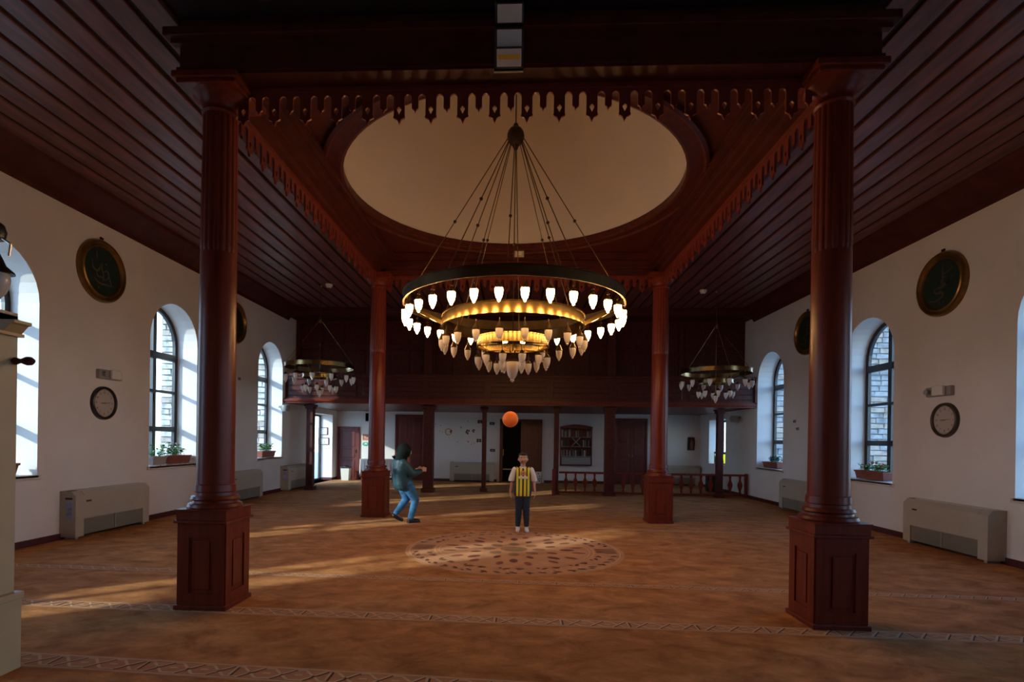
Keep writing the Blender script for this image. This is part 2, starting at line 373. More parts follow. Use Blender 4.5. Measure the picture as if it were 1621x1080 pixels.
# windows
def arch_pts(yc, r, z0, zr, n=16):
    pts = [(yc - r, z0)] + [(yc + r * math.cos(PI - PI * i / n), zr + r * math.sin(PI - PI * i / n)) for i in range(n + 1)] + [(yc + r, z0)]
    return pts
def make_window(idx, xf, sgn, yc, zs, ZR):
    """xf = inner face of the frame; sgn = -1 on the left wall, +1 on the right"""
    o = struct('window_%d' % idx, (xf, yc, zs))
    d = 0.06 * sgn
    X0, X1 = sorted((xf, xf + d))
    outer = arch_pts(yc, RA, zs, ZR); inner = arch_pts(yc, RA - .085, zs + .08, ZR)
    mb = MB()
    n_ = len(outer)
    vo = [[mb.bm.verts.new((x, *p)) for p in outer] for x in (X0, X1)]; vi = [[mb.bm.verts.new((x, *p)) for p in inner] for x in (X0, X1)]
    for i in range(n_):
        j = (i + 1) % n_
        mb.bm.faces.new((vo[0][i], vo[0][j], vi[0][j], vi[0][i])); mb.bm.faces.new((vo[1][i], vi[1][i], vi[1][j], vo[1][j]))
        mb.bm.faces.new((vi[0][i], vi[0][j], vi[1][j], vi[1][i])); mb.bm.faces.new((vo[0][i], vo[1][i], vo[1][j], vo[0][j]))
    mb.build('window_frame', 'frame_black', o)
    zt = [zs + .72, zs + 1.48, zs + 2.20]       # transoms: heavy, thin, heavy
    wd = [.10, .05, .13]
    MB().box(X0 - .012, X1 + .012, yc - .05, yc + .05, zs + .08, ZR + RA - .08).build('mullion', 'frame_black', o)
    for z, h in zip(zt, wd):
        MB().box(X0 - .01, X1 + .01, yc - RA + .07, yc + RA - .07, z - h / 2, z + h / 2).build('transom', 'frame_black', o)
    xm = (X0 + X1) / 2
    lims = [zs + .08] + [z for z in zt]
    for s_ in (-1, 1):
        a, b_ = sorted((yc + s_ * .05, yc + s_ * (RA - .085)))
        for k in range(3):
            z0 = lims[k] + (wd[k - 1] / 2 if k else 0); z1 = lims[k + 1] - wd[k] / 2
            MB().box(xm - .004, xm + .004, a, b_, z0, z1).build('pane', 'window_glass', o)
        r_ = RA - .085; z0 = zt[2] + wd[2] / 2
        pts = [(xm - .004, yc + s_ * .05, z0), (xm - .004, yc + s_ * r_, z0), (xm - .004, yc + s_ * r_, max(ZR, z0 + .01))]
        for i in range(1, 9):
            a = PI / 2 * i / 9; pts.append((xm - .004, yc + s_ * r_ * math.cos(a), ZR + r_ * math.sin(a)))
        pts.append((xm - .004, yc + s_ * .05, ZR + math.sqrt(r_ ** 2 - .0025)))
        MB().prism(pts, (.008, 0, 0)).build('pane', 'window_glass', o)
    a, b_ = sorted((xf, xf - sgn * .455))
    MB().box(a, b_, yc - RA, yc + RA, zs - .02, zs + .012).build('window_sill', 'sill_stone', o)
    a, b_ = sorted((xf - sgn * .455, xf - sgn * .425))
    MB().box(a, b_, yc - RA - .05, yc + RA + .05, zs - .055, zs + .012, .006).build('sill_nosing', 'sill_stone', o)
    MB().box(xf - sgn * .03, xf - sgn * .01, yc - .012, yc + .012, zs + 1.28, zs + 1.42).build('window_handle', 'brass_dark', o)
    return o
wi = 1
for yc in WINL: make_window(wi, XL - .43, -1, yc, ZS, ZR); wi += 1
for yc in WINR: make_window(wi, XR + .43, 1, yc, ZSR, 3.25); wi += 1
def rect_window(idx, xf, sgn, r):
    y0, y1, z0, z1 = r; o = struct('window_%d' % idx, (xf, y0, z0)); X0, X1 = sorted((xf, xf + .06 * sgn)); ym = (y0 + y1) / 2
    mb = MB(); mb.box(X0, X1, y0, y0 + .07, z0, z1); mb.box(X0, X1, y1 - .07, y1, z0, z1); mb.box(X0, X1, y0 + .07, y1 - .07, z1 - .07, z1); mb.box(X0, X1, y0 + .07, y1 - .07, z0, z0 + .07)
    mb.build('window_frame', 'frame_black', o)
    MB().box(X0 - .01, X1 + .01, ym - .04, ym + .04, z0 + .07, z1 - .07).build('mullion', 'frame_black', o)
    xm = (X0 + X1) / 2
    for a, b_ in ((y0 + .07, ym - .04), (ym + .04, y1 - .07)): MB().box(xm - .004, xm + .004, a, b_, z0 + .07, z1 - .07).build('pane', 'window_glass', o)
    return o
rect_window(wi, XR + .43, 1, RWIN); wi += 1
rect_window(wi, XL - .44, -1, (NICHE[0], NICHE[1], 0.0, NICHE[3]))

# stone buildings outside
def stone_wall(name, x0, x1, y, z1, cols, rows, mts):
    o = struct(name, (x0, y, 0))
    MB().box(x0, x1, y + .03, y + .6, -0.5, z1 + .5).build('wall_core', 'mortar', o)
    z0 = 0.2; rh = (z1 - z0) / rows
    for r_ in range(rows):
        x = x0 - R.random() * .3
        zz = z0 + r_ * rh; ws = [R.uniform(.7, 1.3) for _ in range(cols)]; tot = sum(ws)
        for w_ in ws:
            ww = w_ / tot * (x1 - x0 + .2)
            dz = R.uniform(0, .25) * rh; pr_ = R.uniform(0.0, .05)
            mb = MB()
            A = [(max(x0, x) + .012, zz + .012), (min(x1, x + ww) - .012, zz + .012 + R.uniform(0, .02)), (min(x1, x + ww) - .012 - R.uniform(0, .03), zz + rh - .012 - dz), (max(x0, x) + .012 + R.uniform(0, .03), zz + rh - .012)]
            if A[1][0] - A[0][0] > .05: mb.prism([(a, y - pr_, c_) for a, c_ in A], (0, .08 + pr_, 0)); mb.build('stone', R.choice(mts), o)
            x += ww
stone_wall('wall_outside_left', -16.2, -9.8, 24, 7.6, 10, 29, ['stone', 'stone', 'stone_brown'])
stone_wall('wall_outside_right', 10.4, 17.6, 24, 6.6, 10, 28, ['stone_grey_shaded', 'stone_grey_shaded', 'stone_brown'])

# ------------------------------------------------------------------ ceiling: aisle planks, cornices, roof
DC = (-0.12, 7.85); DR = 2.37; DZC = 5.15
ce = struct('ceiling', (0, 0, HC))
mb = MB()
for (x0, x1, y0, y1) in ((XL - TH, -2.85, YF - TH, YB + TH), (2.75, XR + TH, YF - TH, YB + TH), (-2.85, 2.75, YF - TH, 5.0), (-2.85, 2.75, 10.95, YB + TH)):
    mb.box(x0, x1, y0, y1, HC + .03, HC + .12)
mb.build('ceiling_boarding', 'wood_gap', ce)
def planks_y(x0, x1, y0, y1, wid):
    n_ = max(1, round((x1 - x0) / wid)); wid = (x1 - x0) / n_
    for i in range(n_):
        a = x0 + i * wid; g_ = .030
        MB().box(a + g_, a + wid - g_, y0, y1, HC - .012, HC + .05, .010).build('ceiling_plank', 'wood_plank', ce)
        MB().box(a - .030, a + .030, y0, y1, HC + .012, HC + .05).build('cover_strip', 'wood_gap', ce)
planks_y(-6.42, -3.12, YF, YG + .1, 0.30); planks_y(3.06, 6.26, YF, YG + .1, 0.30)
planks_y(-3.12, 3.06, 11.25, YG + .1, 0.31)
for i in range(12):
    y0 = YF + i * .62
    MB().box(-3.0, 2.95, y0 + .012, y0 + .60, HC - .012, HC + .05, .010).build('ceiling_plank', 'wood_plank_cross', ce)
for xx in (-2.2, -1.35, -.5, .42, 1.27, 2.12):
    MB().box(xx - .05, xx + .05, YF, 4.55, HC - .05, HC - .01, .008).build('ceiling_batten', 'wood_beam', ce)
# cornice boards sloping from plank ceiling to wall
def cornice(idx, pts, d):
    MB().prism(pts, d).build('trim_%d' % idx, 'wood_beam', kind='structure')
L_ = YG - YF + .2
cornice(1, [(XL, YF, HW), (XL + .02, YF, HW), (XL + .05, YF, HW + .06), (XL + .38, YF, HC - .06), (XL + .42, YF, HC + .04), (XL, YF, HC + .04)], (0, L_, 0))
cornice(2, [(XR, YF, HW), (XR - .02, YF, HW), (XR - .05, YF, HW + .06), (XR - .34, YF, HC - .06), (XR - .38, YF, HC + .04), (XR, YF, HC + .04)], (0, L_, 0))
# unseen hip roof, ridge raised so that it shades the right stone wall
mb = MB(); e = 5.72; rz = 13.5
x0, x1, y0, y1 = XL - TH - .1, XR + TH + .1, YF - TH - .1, YB + TH + .1
a, b_, c_, d_ = (x0, y0, e), (x1, y0, e), (x1, y1, e), (x0, y1, e); r1, r2 = (-.1, y0 + 7.4, rz), (-.1, y1 - 7.4, rz)
mb.face([a, b_, r1]); mb.face([b_, c_, r2, r1]); mb.face([c_, d_, r2]); mb.face([d_, a, r1, r2])
mb.build('roof', 'roofing', kind='structure')

# dome + ring + inner stepped frame
mb = MB(); prof = []
for i in range(13):
    a = PI / 2 * i / 12; prof.append((max(.001, DR * math.cos(a)), DZC + .06 + 1.75 * math.sin(a)))
mb.lathe(prof, 64, (DC[0], DC[1], 0), caps=False); mb.build('ceiling_dome', 'plaster_dome', smooth=True, kind='structure')
mb = MB()
n_ = 64; xs0, xs1, ys0, ys1 = -2.85, 2.75, 5.0, 11.0
def sqp(a):
    c0, s0 = math.cos(a), math.sin(a)
    ex = [( (xs1 if c0 > 0 else xs0) - DC[0]) / c0 if abs(c0) > 1e-6 else 1e9, ((ys1 if s0 > 0 else ys0) - DC[1]) / s0 if abs(s0) > 1e-6 else 1e9]
    t = min(ex); return (DC[0] + t * c0, DC[1] + t * s0)
ang = sorted([2 * PI * i / n_ for i in range(n_)] + [math.atan2(yy - DC[1], xx - DC[0]) % (2 * PI) for xx in (xs0, xs1) for yy in (ys0, ys1)])
for i in range(len(ang)):
    a = ang[i]; b_ = ang[(i + 1) % len(ang)]
    mb.face([(DC[0] + DR * math.cos(a), DC[1] + DR * math.sin(a), DZC + .06), (*sqp(a), DZC + .06), (*sqp(b_), DZC + .06), (DC[0] + DR * math.cos(b_), DC[1] + DR * math.sin(b_), DZC + .06)])
mb.build('ceiling_panel', 'wood_dark', kind='structure')
MB().lathe([(DR - .015, DZC + .10), (DR - .015, DZC), (DR + .02, DZC - .015), (DR + .05, DZC), (DR + .19, DZC + .005), (DR + .22, DZC - .02), (DR + .26, DZC + .0), (DR + .27, DZC + .08)], 72, (DC[0], DC[1], 0), close=True).build('trim_12', 'wood_dark', smooth=True, kind='structure')

# ------------------------------------------------------------------ columns and beams
CL, CR, YN, YFAR = -2.86, 2.795, 5.05, 10.96
def flute(a): return -0.045 * (0.5 + 0.5 * math.cos(a * 18)) ** 2
def make_column(loc, label):
    t = thing('column', label, 'column', loc, group='carved wooden columns under the dome')
    h = .215
    MB().box(-h - .03, h + .03, -h - .03, h + .03, 0, .045, .008).build('plinth', 'wood_column', t, local=True)
    bx = MB(); bx.box(-h, h, -h, h, .045, .80); bx.build('pedestal', 'wood_column', t, local=True)
    for k in range(4):
        rot = Matrix.Rotation(PI / 2 * k, 4, 'Z')
        f = MB()
        f.box(-h, -h + .10, -h - .014, -h + .002, .045, .80); f.box(h - .10, h, -h - .014, -h + .002, .045, .80)
        f.box(-h + .10, h - .10, -h - .014, -h + .002, .66, .80); f.box(-h + .10, h - .10, -h - .014, -h + .002, .045, .15)
        f.xf(rot); f.build('pedestal_frame', 'wood_column', t, local=True)
        p = MB(); p.box(-h + .135, h - .135, -h - .010, -h + .002, .185, .625, .008); p.xf(rot); p.build('pedestal_panel', 'wood_column', t, local=True)
    MB().box(-h - .035, h + .035, -h - .035, h + .035, .79, .815, .006).box(-h - .018, h + .018, -h - .018, h + .018, .815, .90, .004).box(-h - .03, h + .03, -h - .03, h + .03, .90, .915, .005).build('pedestal_cap', 'wood_column', t, local=True)
    MB().lathe([(.235, .91), (.242, .93), (.232, .955), (.20, .965), (.195, .985), (.215, 1.0), (.205, 1.025), (.175, 1.03), (.172, 1.06), (.182, 1.07), (.178, 1.13), (.165, 1.14)], 36, (0, 0, 0)).build('base_moulding', 'wood_column', t, smooth=True, local=True)
    MB().lathe([(.167, 1.13), (.163, 2.2), (.158, 3.30), (.15, 3.33)], 36).build('lower_shaft', 'wood_column', t, smooth=True, local=True)
    MB().lathe([(.157, 3.31), (.160, 3.36), (.155, 4.0), (.150, 4.60), (.138, 4.62)], 144, flute=flute).build('fluted_shaft', 'wood_column', t, smooth=False, local=True)
    MB().lathe([(.150, 4.60), (.166, 4.62), (.150, 4.65), (.152, 4.68), (.19, 4.73), (.235, 4.77), (.25, 4.785)], 36).build('capital', 'wood_column', t, smooth=True, local=True)
    MB().box(-.27, .27, -.27, .27, 4.78, 4.815, .006).box(-.30, .30, -.30, .30, 4.815, 4.875, .008).build('abacus', 'wood_column', t, local=True)
    return t
c0 = make_column((CL, YN, 0), 'tall fluted wooden column on a panelled pedestal, nearer one on the radiator-lined side with the bright windows')
c0['label'] = 'near fluted wooden column on panelled pedestal, beside the sunlit window wall'
copy_tree(c0, (CR, YN, 0), label='near fluted wooden column on panelled pedestal, in front of the bluish shaded windows')
copy_tree(c0, (CL, YFAR, 0), label='far red-lit wooden column right beside the hooded person in jeans')
copy_tree(c0, (CR, YFAR, 0), label='far red-lit wooden column in front of the balustrade')

def beam_side(idx, xa, xb, y0, y1):
    s_ = 1 if xa > 0 else -1
    mb = MB(); mb.box(xa, xb, y0, y1, 4.875, HC + .02)
    xo, xi = (xb, xa) if s_ > 0 else (xa, xb)
    a, b_ = sorted((xo, xo + s_ * .05)); mb.box(a, b_, y0, y1, 5.20, HC)
    a, b_ = sorted((xo, xo + s_ * .025)); mb.box(a, b_, y0, y1, 4.95, 5.0)
    mb.build('trim_%d' % idx, 'wood_beam', kind='structure')
beam_side(3, -3.10, -2.76, 4.83, 11.2); beam_side(4, 2.68, 3.04, 4.83, 11.2)
mb = MB(); mb.box(-3.12, 3.06, 4.82, 5.10, 4.875, HC + .02); mb.box(-3.17, 3.11, 4.76, 4.82, 5.12, 5.16); mb.box(-3.22, 3.16, 4.71, 4.82, 5.16, 5.24, .01); mb.box(-3.14, 3.08, 4.80, 4.82, 4.90, 4.93)
mb.build('trim_5', 'wood_beam', kind='structure')
mb = MB(); mb.box(-2.9, 2.85, 10.85, 11.2, 4.875, HC + .02); mb.box(-3.0, 2.9, 11.2, 11.26, 5.2, HC); mb.build('trim_6', 'wood_beam', kind='structure')
# stepped mouldings inside the bay
def frame_ring(mb, x0, x1, y0, y1, wx, z0, z1):
    mb.box(x0, x0 + wx, y0, y1, z0, z1); mb.box(x1 - wx, x1, y0, y1, z0, z1); mb.box(x0 + wx, x1 - wx, y0, y0 + wx, z0, z1); mb.box(x0 + wx, x1 - wx, y1 - wx, y1, z0, z1)
MI = [(-2.76, 2.68, 5.10, 10.85, .09, 4.96, 5.0), (-2.76, 2.68, 5.10, 10.85, .17, 5.0, 5.06), (-2.76, 2.68, 5.10, 10.85, .20, 5.06, 5.08), (-2.76, 2.68, 5.10, 10.85, .27, 5.09, 5.14), (-2.76, 2.68, 5.10, 10.85, .29, 5.14, 5.2)]
for k, r_ in enumerate(MI):
    mb = MB(); frame_ring(mb, *r_); mb.build('trim_%d' % (7 + k), 'wood_beam', kind='structure')

# carved valances
def tab_mesh(long):
    """pendant tab in the x-z plane, hanging from z = 0, thickness along y, 22 mm"""
    mb = MB(); w_ = .050 if long else .030; h = .305 if long else .20; t = .022
    if long:
        outer = [(-w_, 0), (-w_, -h * .74), (-w_ - .006, -h * .80), (-w_ + .014, -h * .84), (-.020, -h * .86), (0, -h), (.020, -h * .86), (w_ - .014, -h * .84), (w_ + .006, -h * .80), (w_, -h * .74), (w_, 0)]
        # tear-shaped hole: build as left and right halves
        hole = [(0, -h * .48), (.020, -h * .53), (.022, -h * .58), (.010, -h * .65), (0, -h * .72)]
        for s_ in (-1, 1):
            half = [(0, 0), (s_ * w_, 0), (s_ * w_, -h * .74), (s_ * (w_ + .006), -h * .80), (s_ * (w_ - .014), -h * .84), (s_ * .020, -h * .86), (0, -h)]
            half += [(s_ * p[0], p[1]) for p in hole[::-1]]
            mb.prism([(x, -t / 2, z) for x, z in half], (0, t, 0))
    else:
        outer = [(-w_, 0), (-w_, -h * .80), (-w_ + .010, -h * .84), (-.012, -h * .86), (0, -h), (.012, -h * .86), (w_ - .010, -h * .84), (w_, -h * .80), (w_, 0)]
        mb.prism([(x, -t / 2, z) for x, z in outer], (0, t, 0))
    me = bpy.data.meshes.new('pendant_tab'); bmesh.ops.remove_doubles(mb.bm, verts=mb.bm.verts, dist=1e-6); mb.bm.to_mesh(me); mb.bm.free(); me.materials.append(M['wood_valance']); return me
TL, TS = tab_mesh(True), tab_mesh(False)
def web_mesh():
    """arched web between two tabs"""
    mb = MB(); t = .022; w_ = .0365; n_ = 6
    up = [(-w_, 0), (w_, 0)]
    arc = [(w_ * math.cos(a), -.075 + .045 * math.sin(a)) for a in [PI * i / n_ for i in range(n_ + 1)]]
    mb.prism([(x, -t / 2, z) for x, z in [(-w_, 0)] + arc[::-1] + [(w_, 0)]], (0, t, 0))
    me = bpy.data.meshes.new('arched_web'); mb.bm.to_mesh(me); mb.bm.free(); me.materials.append(M['wood_valance']); return me
WEB = web_mesh()
def valance(x0, y0, x1, y1, label):
    ln = math.hypot(x1 - x0, y1 - y0); rz = math.atan2(y1 - y0, x1 - x0)
    t = thing('carved_valance', label, 'valance', ((x0 + x1) / 2, (y0 + y1) / 2, 4.875), rz, 'carved wooden valances under the dome beams')
    MB().box(-ln / 2, ln / 2, -.025, .025, -.05, 0, .004).build('top_rail', 'wood_valance', t, local=True)
    pitch = .306; n_ = int(round(ln / pitch)); pitch = ln / n_; x = -ln / 2 + pitch / 4
    sc_ = pitch / .306
    for i in range(n_):
        a = bpy.data.objects.new('pendant_tab', TL); C.objects.link(a); a.parent = t; a.location = (x, 0, -.045)
        b_ = bpy.data.objects.new('pendant_tab', TS); C.objects.link(b_); b_.parent = t; b_.location = (x + pitch / 2, 0, -.045)
        for xx in (x + pitch / 4 + .010, x + pitch * 3 / 4 - .010):
            w_ = bpy.data.objects.new('arched_web', WEB); C.objects.link(w_); w_.parent = t; w_.location = (xx, 0, -.045); w_.scale = (sc_ * 1.02, 1, 1)
        x += pitch
valance(CL + .15, YN, CR - .15, YN, 'dark carved wooden valance crossing in front of the dome, hanging between the two near columns')
valance(CL, YN + .16, CL, YFAR - .16, 'orange-lit carved valance running back along the sunlit-window side of the dome')
valance(CR, YN + .16, CR, YFAR - .16, 'orange-lit carved valance running back along the shaded-window side of the dome')
valance(CL + .15, YFAR, CR - .15, YFAR, 'carved wooden valance between the two far columns behind the chandelier')

# ------------------------------------------------------------------ baseboards
def bb(idx, x0, x1, y0, y1):
    MB().box(x0, x1, y0, y1, 0, .095, .004).build('baseboard_%s' % idx, 'baseboard', kind='structure')
bb('left', XL, XL + .02, YF, NICHE[0]); bb('left_back', XL, XL + .02, NICHE[1], YB); bb('right', XR - .02, XR, YF, YB)
bb('back', XL, -4.62, YB - .02, YB); bb('back_mid', -3.42, DY0 - .09, YB - .02, YB); bb('back_right', DY1 + .09, 3.5, YB - .02, YB); bb('back_end', 4.75, XR, YB - .02, YB)
bb('niche', XL - TH, XL, NICHE[1] - .02, NICHE[1])

# ------------------------------------------------------------------ gallery (women's balcony) on posts
GY = YG; PY = 16.0
gal = thing('gallery', 'dark wooden balcony spanning the far end of the hall on posts', 'balcony', (0, GY, 2.6))
MB().box(XL, XR, GY + .05, YB, 2.58, 2.70).build('floor_slab', 'wood_dark', gal)
for i in range(12):
    y0 = GY + .3 + i * .38
    MB().box(XL, XR, y0 + .008, y0 + .372, 2.562, 2.582, .004).build('soffit_board', 'wood_plank_cross', gal)
MB().box(XL, XR, GY - .10, GY + .12, 2.60, 2.655, .012).box(XL, XR, GY - .06, GY + .10, 2.555, 2.60).box(XL, XR, GY - .02, GY + .1, 2.655, 2.70).build('edge_moulding', 'wood_column', gal)
MB().box(XL, XR, GY + .06, GY + .12, 2.70, 3.36).build('parapet_board', 'wood_dark', gal)
xs = [XL, -4.6, -2.66, -.9, .9, 2.66, 4.7, XR]
for i in range(7):
    a, b_ = xs[i] + .10, xs[i + 1] - .10
    for (z0, z1) in ((2.78, 2.90), (2.93, 3.05), (3.08, 3.20)):
        MB().box(a, b_, GY + .035, GY + .062, z0, z1, .008).build('parapet_panel', 'wood_dark', gal)
MB().box(XL, XR, GY - .02, GY + .16, 3.34, 3.42, .01).box(XL, XR, GY + .02, GY + .12, 3.26, 3.34).build('parapet_rail', 'wood_dark', gal)
MB().box(XL, XR, PY + .35, PY + .42, 2.70, HC + .02).build('screen_board', 'wood_dark', gal)
for x in xs[:-1]:
    MB().box(x + .02, x + .14, PY + .30, PY + .36, 3.36, 5.1, .006).build('screen_stile', 'wood_dark', gal)
for i in range(7):
    for (z0, z1) in ((3.5, 4.25), (4.4, 5.0)):
        n_ = 3; w_ = (xs[i + 1] - xs[i] - .2) / n_
        for k in range(n_):
            a = xs[i] + .17 + k * w_
            MB().box(a + .03, a + w_ - .03, PY + .325, PY + .352, z0, z1, .01).build('screen_panel', 'wood_dark', gal)
MB().box(XL, XR, GY + .02, PY + .42, 5.12, HC + .01).box(XL, XR, GY - .04, GY + .02, 5.20, 5.30).build('head_beam', 'wood_beam', gal)
def post(x, y, w_, z1, label, mt='wood_beam'):
    t = thing('gallery_post', label, 'post', (x, y, 0), group='posts carrying the balcony')
    h = w_ / 2
    MB().box(-h, h, -h, h, .12, z1, .012).build('shaft', mt, t, local=True)
    MB().box(-h - .04, h + .04, -h - .04, h + .04, 0, .12, .01).build('base', mt, t, local=True)
    MB().box(-h - .03, h + .03, -h - .03, h + .03, z1 - .14, z1 - .02, .01).box(-h - .055, h + .055, -h - .055, h + .055, z1 - .07, z1 - .01, .01).build('capital', mt, t, local=True)
    return t
post(-2.62, PY, .29, 2.553, 'thick square balcony post near the hooded person', 'wood_dark'); post(2.65, PY - .08, .27, 2.553, 'thick square balcony post rising from the balustrade', 'wood_dark')
post(-1.0, PY + .35, .13, 2.553, 'slim balcony post in front of the back-wall radiator'); post(1.13, PY, .14, 2.553, 'slim balcony post beside the bookcase, at the open end of the balustrade')
post(-6.17, PY, .20, 2.553, 'balcony post beside the doorway niche with framed pictures'); post(5.80, PY, .17, 2.553, 'balcony post in front of the fish tank window')
for x in (-2.62, 2.65):
    up = MB().box(x - .12, x + .12, GY + .17, GY + .33, 3.0, 5.0, .01).build('upper_post', 'wood_dark', gal)
    MB().box(x - .16, x + .16, GY + .14, GY + .36, 4.97, 5.11, .01).build('capital', 'wood_dark', up)

# balustrade under the gallery
BY = PY - .05
bal = thing('balustrade', 'low red-brown balustrade with vase-shaped flat balusters at the far end', 'balustrade', (1.13, BY, 0))
for xa, xb_ in ((1.215, 2.508), (2.792, 5.708), (5.892, 6.50)):
    MB().box(xa, xb_, BY - .035, BY + .035, .62, .68, .01).build('top_rail', 'wood_column', bal)
    MB().box(xa, xb_, BY - .03, BY + .03, .05, .11, .008).build('bottom_rail', 'wood_column', bal)
prf = [(.022, .11), (.03, .16), (.022, .20), (.05, .28), (.07, .36), (.055, .43), (.03, .48), (.022, .54), (.03, .58), (.03, .62)]
bmesh0 = MB(); bmesh0.prism([(x, -.014, z) for x, z in prf] + [(-x, -.014, z) for x, z in prf[::-1]], (0, .028, 0))
b0 = bmesh0.build('baluster', 'wood_column', bal, local=True)
first = True; xb = 1.42
while xb < 6.5:
    if abs(xb - 2.65) > .17:
        if first: b0.location = (xb - 1.13, 0, 0); first = False
        else: link_copy(b0, 'baluster', bal, (xb - 1.13, 0, 0))
    xb += .275
MB().box(1.0, 1.09, BY - .34, BY - .25, 0, .76, .01).build('end_post', 'wood_column', bal)
MB().box(6.50, 6.58, BY - .04, BY + .04, 0, .70, .01).build('end_post', 'wood_column', bal)

# ------------------------------------------------------------------ chandeliers
def shade_mb(s_=1.0, n=14):
    return MB().lathe([(.052 * s_, 0), (.056 * s_, -.012 * s_), (.055 * s_, -.045 * s_), (.050 * s_, -.085 * s_), (.040 * s_, -.120 * s_), (.026 * s_, -.145 * s_), (.018 * s_, -.152 * s_), (.020 * s_, -.166 * s_), (.010 * s_, -.178 * s_), (.001, -.182 * s_)], n)
def cap_mb(s_=1.0, n=12, tall=False):
    mb = MB()
    if tall: mb.lathe([(.057 * s_, -.006 * s_), (.062 * s_, .006 * s_), (.050 * s_, .020 * s_), (.045 * s_, .040 * s_), (.026 * s_, .075 * s_), (.010 * s_, .105 * s_), (.006 * s_, .12 * s_)], n)
    else: mb.lathe([(.055 * s_, -.004 * s_), (.058 * s_, .008 * s_), (.036 * s_, .022 * s_), (.022 * s_, .045 * s_), (.010 * s_, .06 * s_)], n)
    mb.tube((0, 0, .05 * s_), (0, 0, .155 * s_), .0035, n=6); mb.ball((.018 * s_, 0, .085 * s_), .009 * s_, 1); mb.ball((-.018 * s_, 0, .085 * s_), .009 * s_, 1)
    return mb
def add_lamps(t, rad, z, count, off, lit, s_=1.0, tall=False):
    proto = None
    for i in range(count):
        a = off + 2 * PI * i / count; loc = (rad * math.cos(a), rad * math.sin(a), z)
        if proto is None:
            c = cap_mb(s_, tall=tall).build('lamp_cap', 'brass_dark', t, smooth=True, local=True)
            g_ = shade_mb(s_).build('glass_shade', 'glass_lit' if lit is True else (lit or 'glass_shade'), c, smooth=True, local=True)
            c.location = loc; proto = (c, g_)
        else:
            c = link_copy(proto[0], 'lamp_cap', t, loc, a); link_copy(proto[1], 'glass_shade', c)
def ring(t, name, rad, z0, z1, mt, n=72):
    MB().lathe([(rad - .012, z0), (rad + .016, z0 - .004), (rad + .016, z0 + .012), (rad + .004, z0 + .016), (rad + .004, z1 - .014), (rad + .014, z1 - .010), (rad + .014, z1), (rad - .012, z1), ], n, close=True).build(name, mt, t, smooth=True, local=True)
CH = (-.09, 7.9, 0)
ch = thing('chandelier', 'huge three-ring brass chandelier with a circle of glowing lamps below the dome', 'chandelier', CH)
ring(ch, 'outer_ring', 1.57, 3.50, 3.64, 'brass_dark', 96)
ring(ch, 'middle_ring', 1.02, 3.20, 3.36, 'brass', 72)
ring(ch, 'inner_ring', .51, 2.93, 3.06, 'brass', 64)
add_lamps(ch, 1.55, 3.36, 32, PI / 32, True, .90)
add_lamps(ch, 1.02, 3.00, 20, PI / 20, False, .90, tall=True)
add_lamps(ch, .51, 2.76, 12, PI / 12, False, .86)
add_lamps(ch, .24, 2.70, 5, .3, False, .9)
c = cap_mb(1.7).build('lamp_cap', 'brass_dark', ch, smooth=True, local=True); g_ = shade_mb(1.65, 20).build('glass_shade', 'glass_shade', c, smooth=True, local=True); c.location = (0, 0, 2.72)
HUB = 5.98
MB().ball((0, 0, HUB), .125, 3, (1, 1, 1.15)).lathe([(.001, HUB + .19), (.03, HUB + .18), (.05, HUB + .13)], 12).lathe([(.05, HUB - .13), (.03, HUB - .19), (.001, HUB - .2)], 12).build('hub', 'iron', ch, smooth=True, local=True)
MB().tube((0, 0, HUB + .15), (0, 0, 6.96), .009, n=6).build('upper_rod', 'iron', ch, local=True)
mb = MB()
for i in range(5): mb.ball((0, 0, 6.80 - i * .045), .02, 1)
mb.build('chain', 'iron', ch, local=True, kind='stuff')
MB().tube((0, 0, HUB - .15), (0, 0, 3.0), .007, n=6).build('centre_rod', 'brass_dark', ch, local=True)
MB().ball((0, 0, 4.42), .022, 1).build('rod_knot', 'brass_dark', ch, local=True)
def rod(t, a, rad, z, hub, hr, kz, kind='suspension_rod', r_=.007):
    p0 = Vector((hr * math.cos(a), hr * math.sin(a), hub)); p1 = Vector((rad * math.cos(a), rad * math.sin(a), z))
    rd = MB().tube(p0, p1, r_, n=6).build(kind, 'brass_dark' if r_ > .006 else 'brass', t, local=True)
    f = (hub - kz) / (hub - z); p = p0.lerp(p1, f)
    MB().ball(p, .026, 1).build('rod_knot', 'iron', rd, local=True)
for k in range(6): rod(ch, math.radians(60 * k), 1.57, 3.62, HUB - .02, .11, 4.75)
for k in range(6): rod(ch, math.radians(25 + 60 * k), 1.02, 3.34, HUB - .06, .09, 4.6)
for k in range(2):
    a = math.radians(0 + 180 * k)
    q = Matrix.Rotation(a, 4, 'Z'); mb = MB(); mb.prism([(1.02, -.02, 3.24), (1.56, -.02, 3.52), (1.56, -.02, 3.58), (1.02, -.02, 3.30)], (0, .04, 0)); mb.xf(q); mb.build('ring_strap', 'brass', ch, local=True)
mb = MB()
for k in range(3):
    a = math.radians(30 + 60 * k); mb.tube((.51 * math.cos(a), .51 * math.sin(a), 2.99), (-.51 * math.cos(a), -.51 * math.sin(a), 2.99), .008, n=6)
mb.build('inner_spokes', 'brass_dark', ch, local=True)
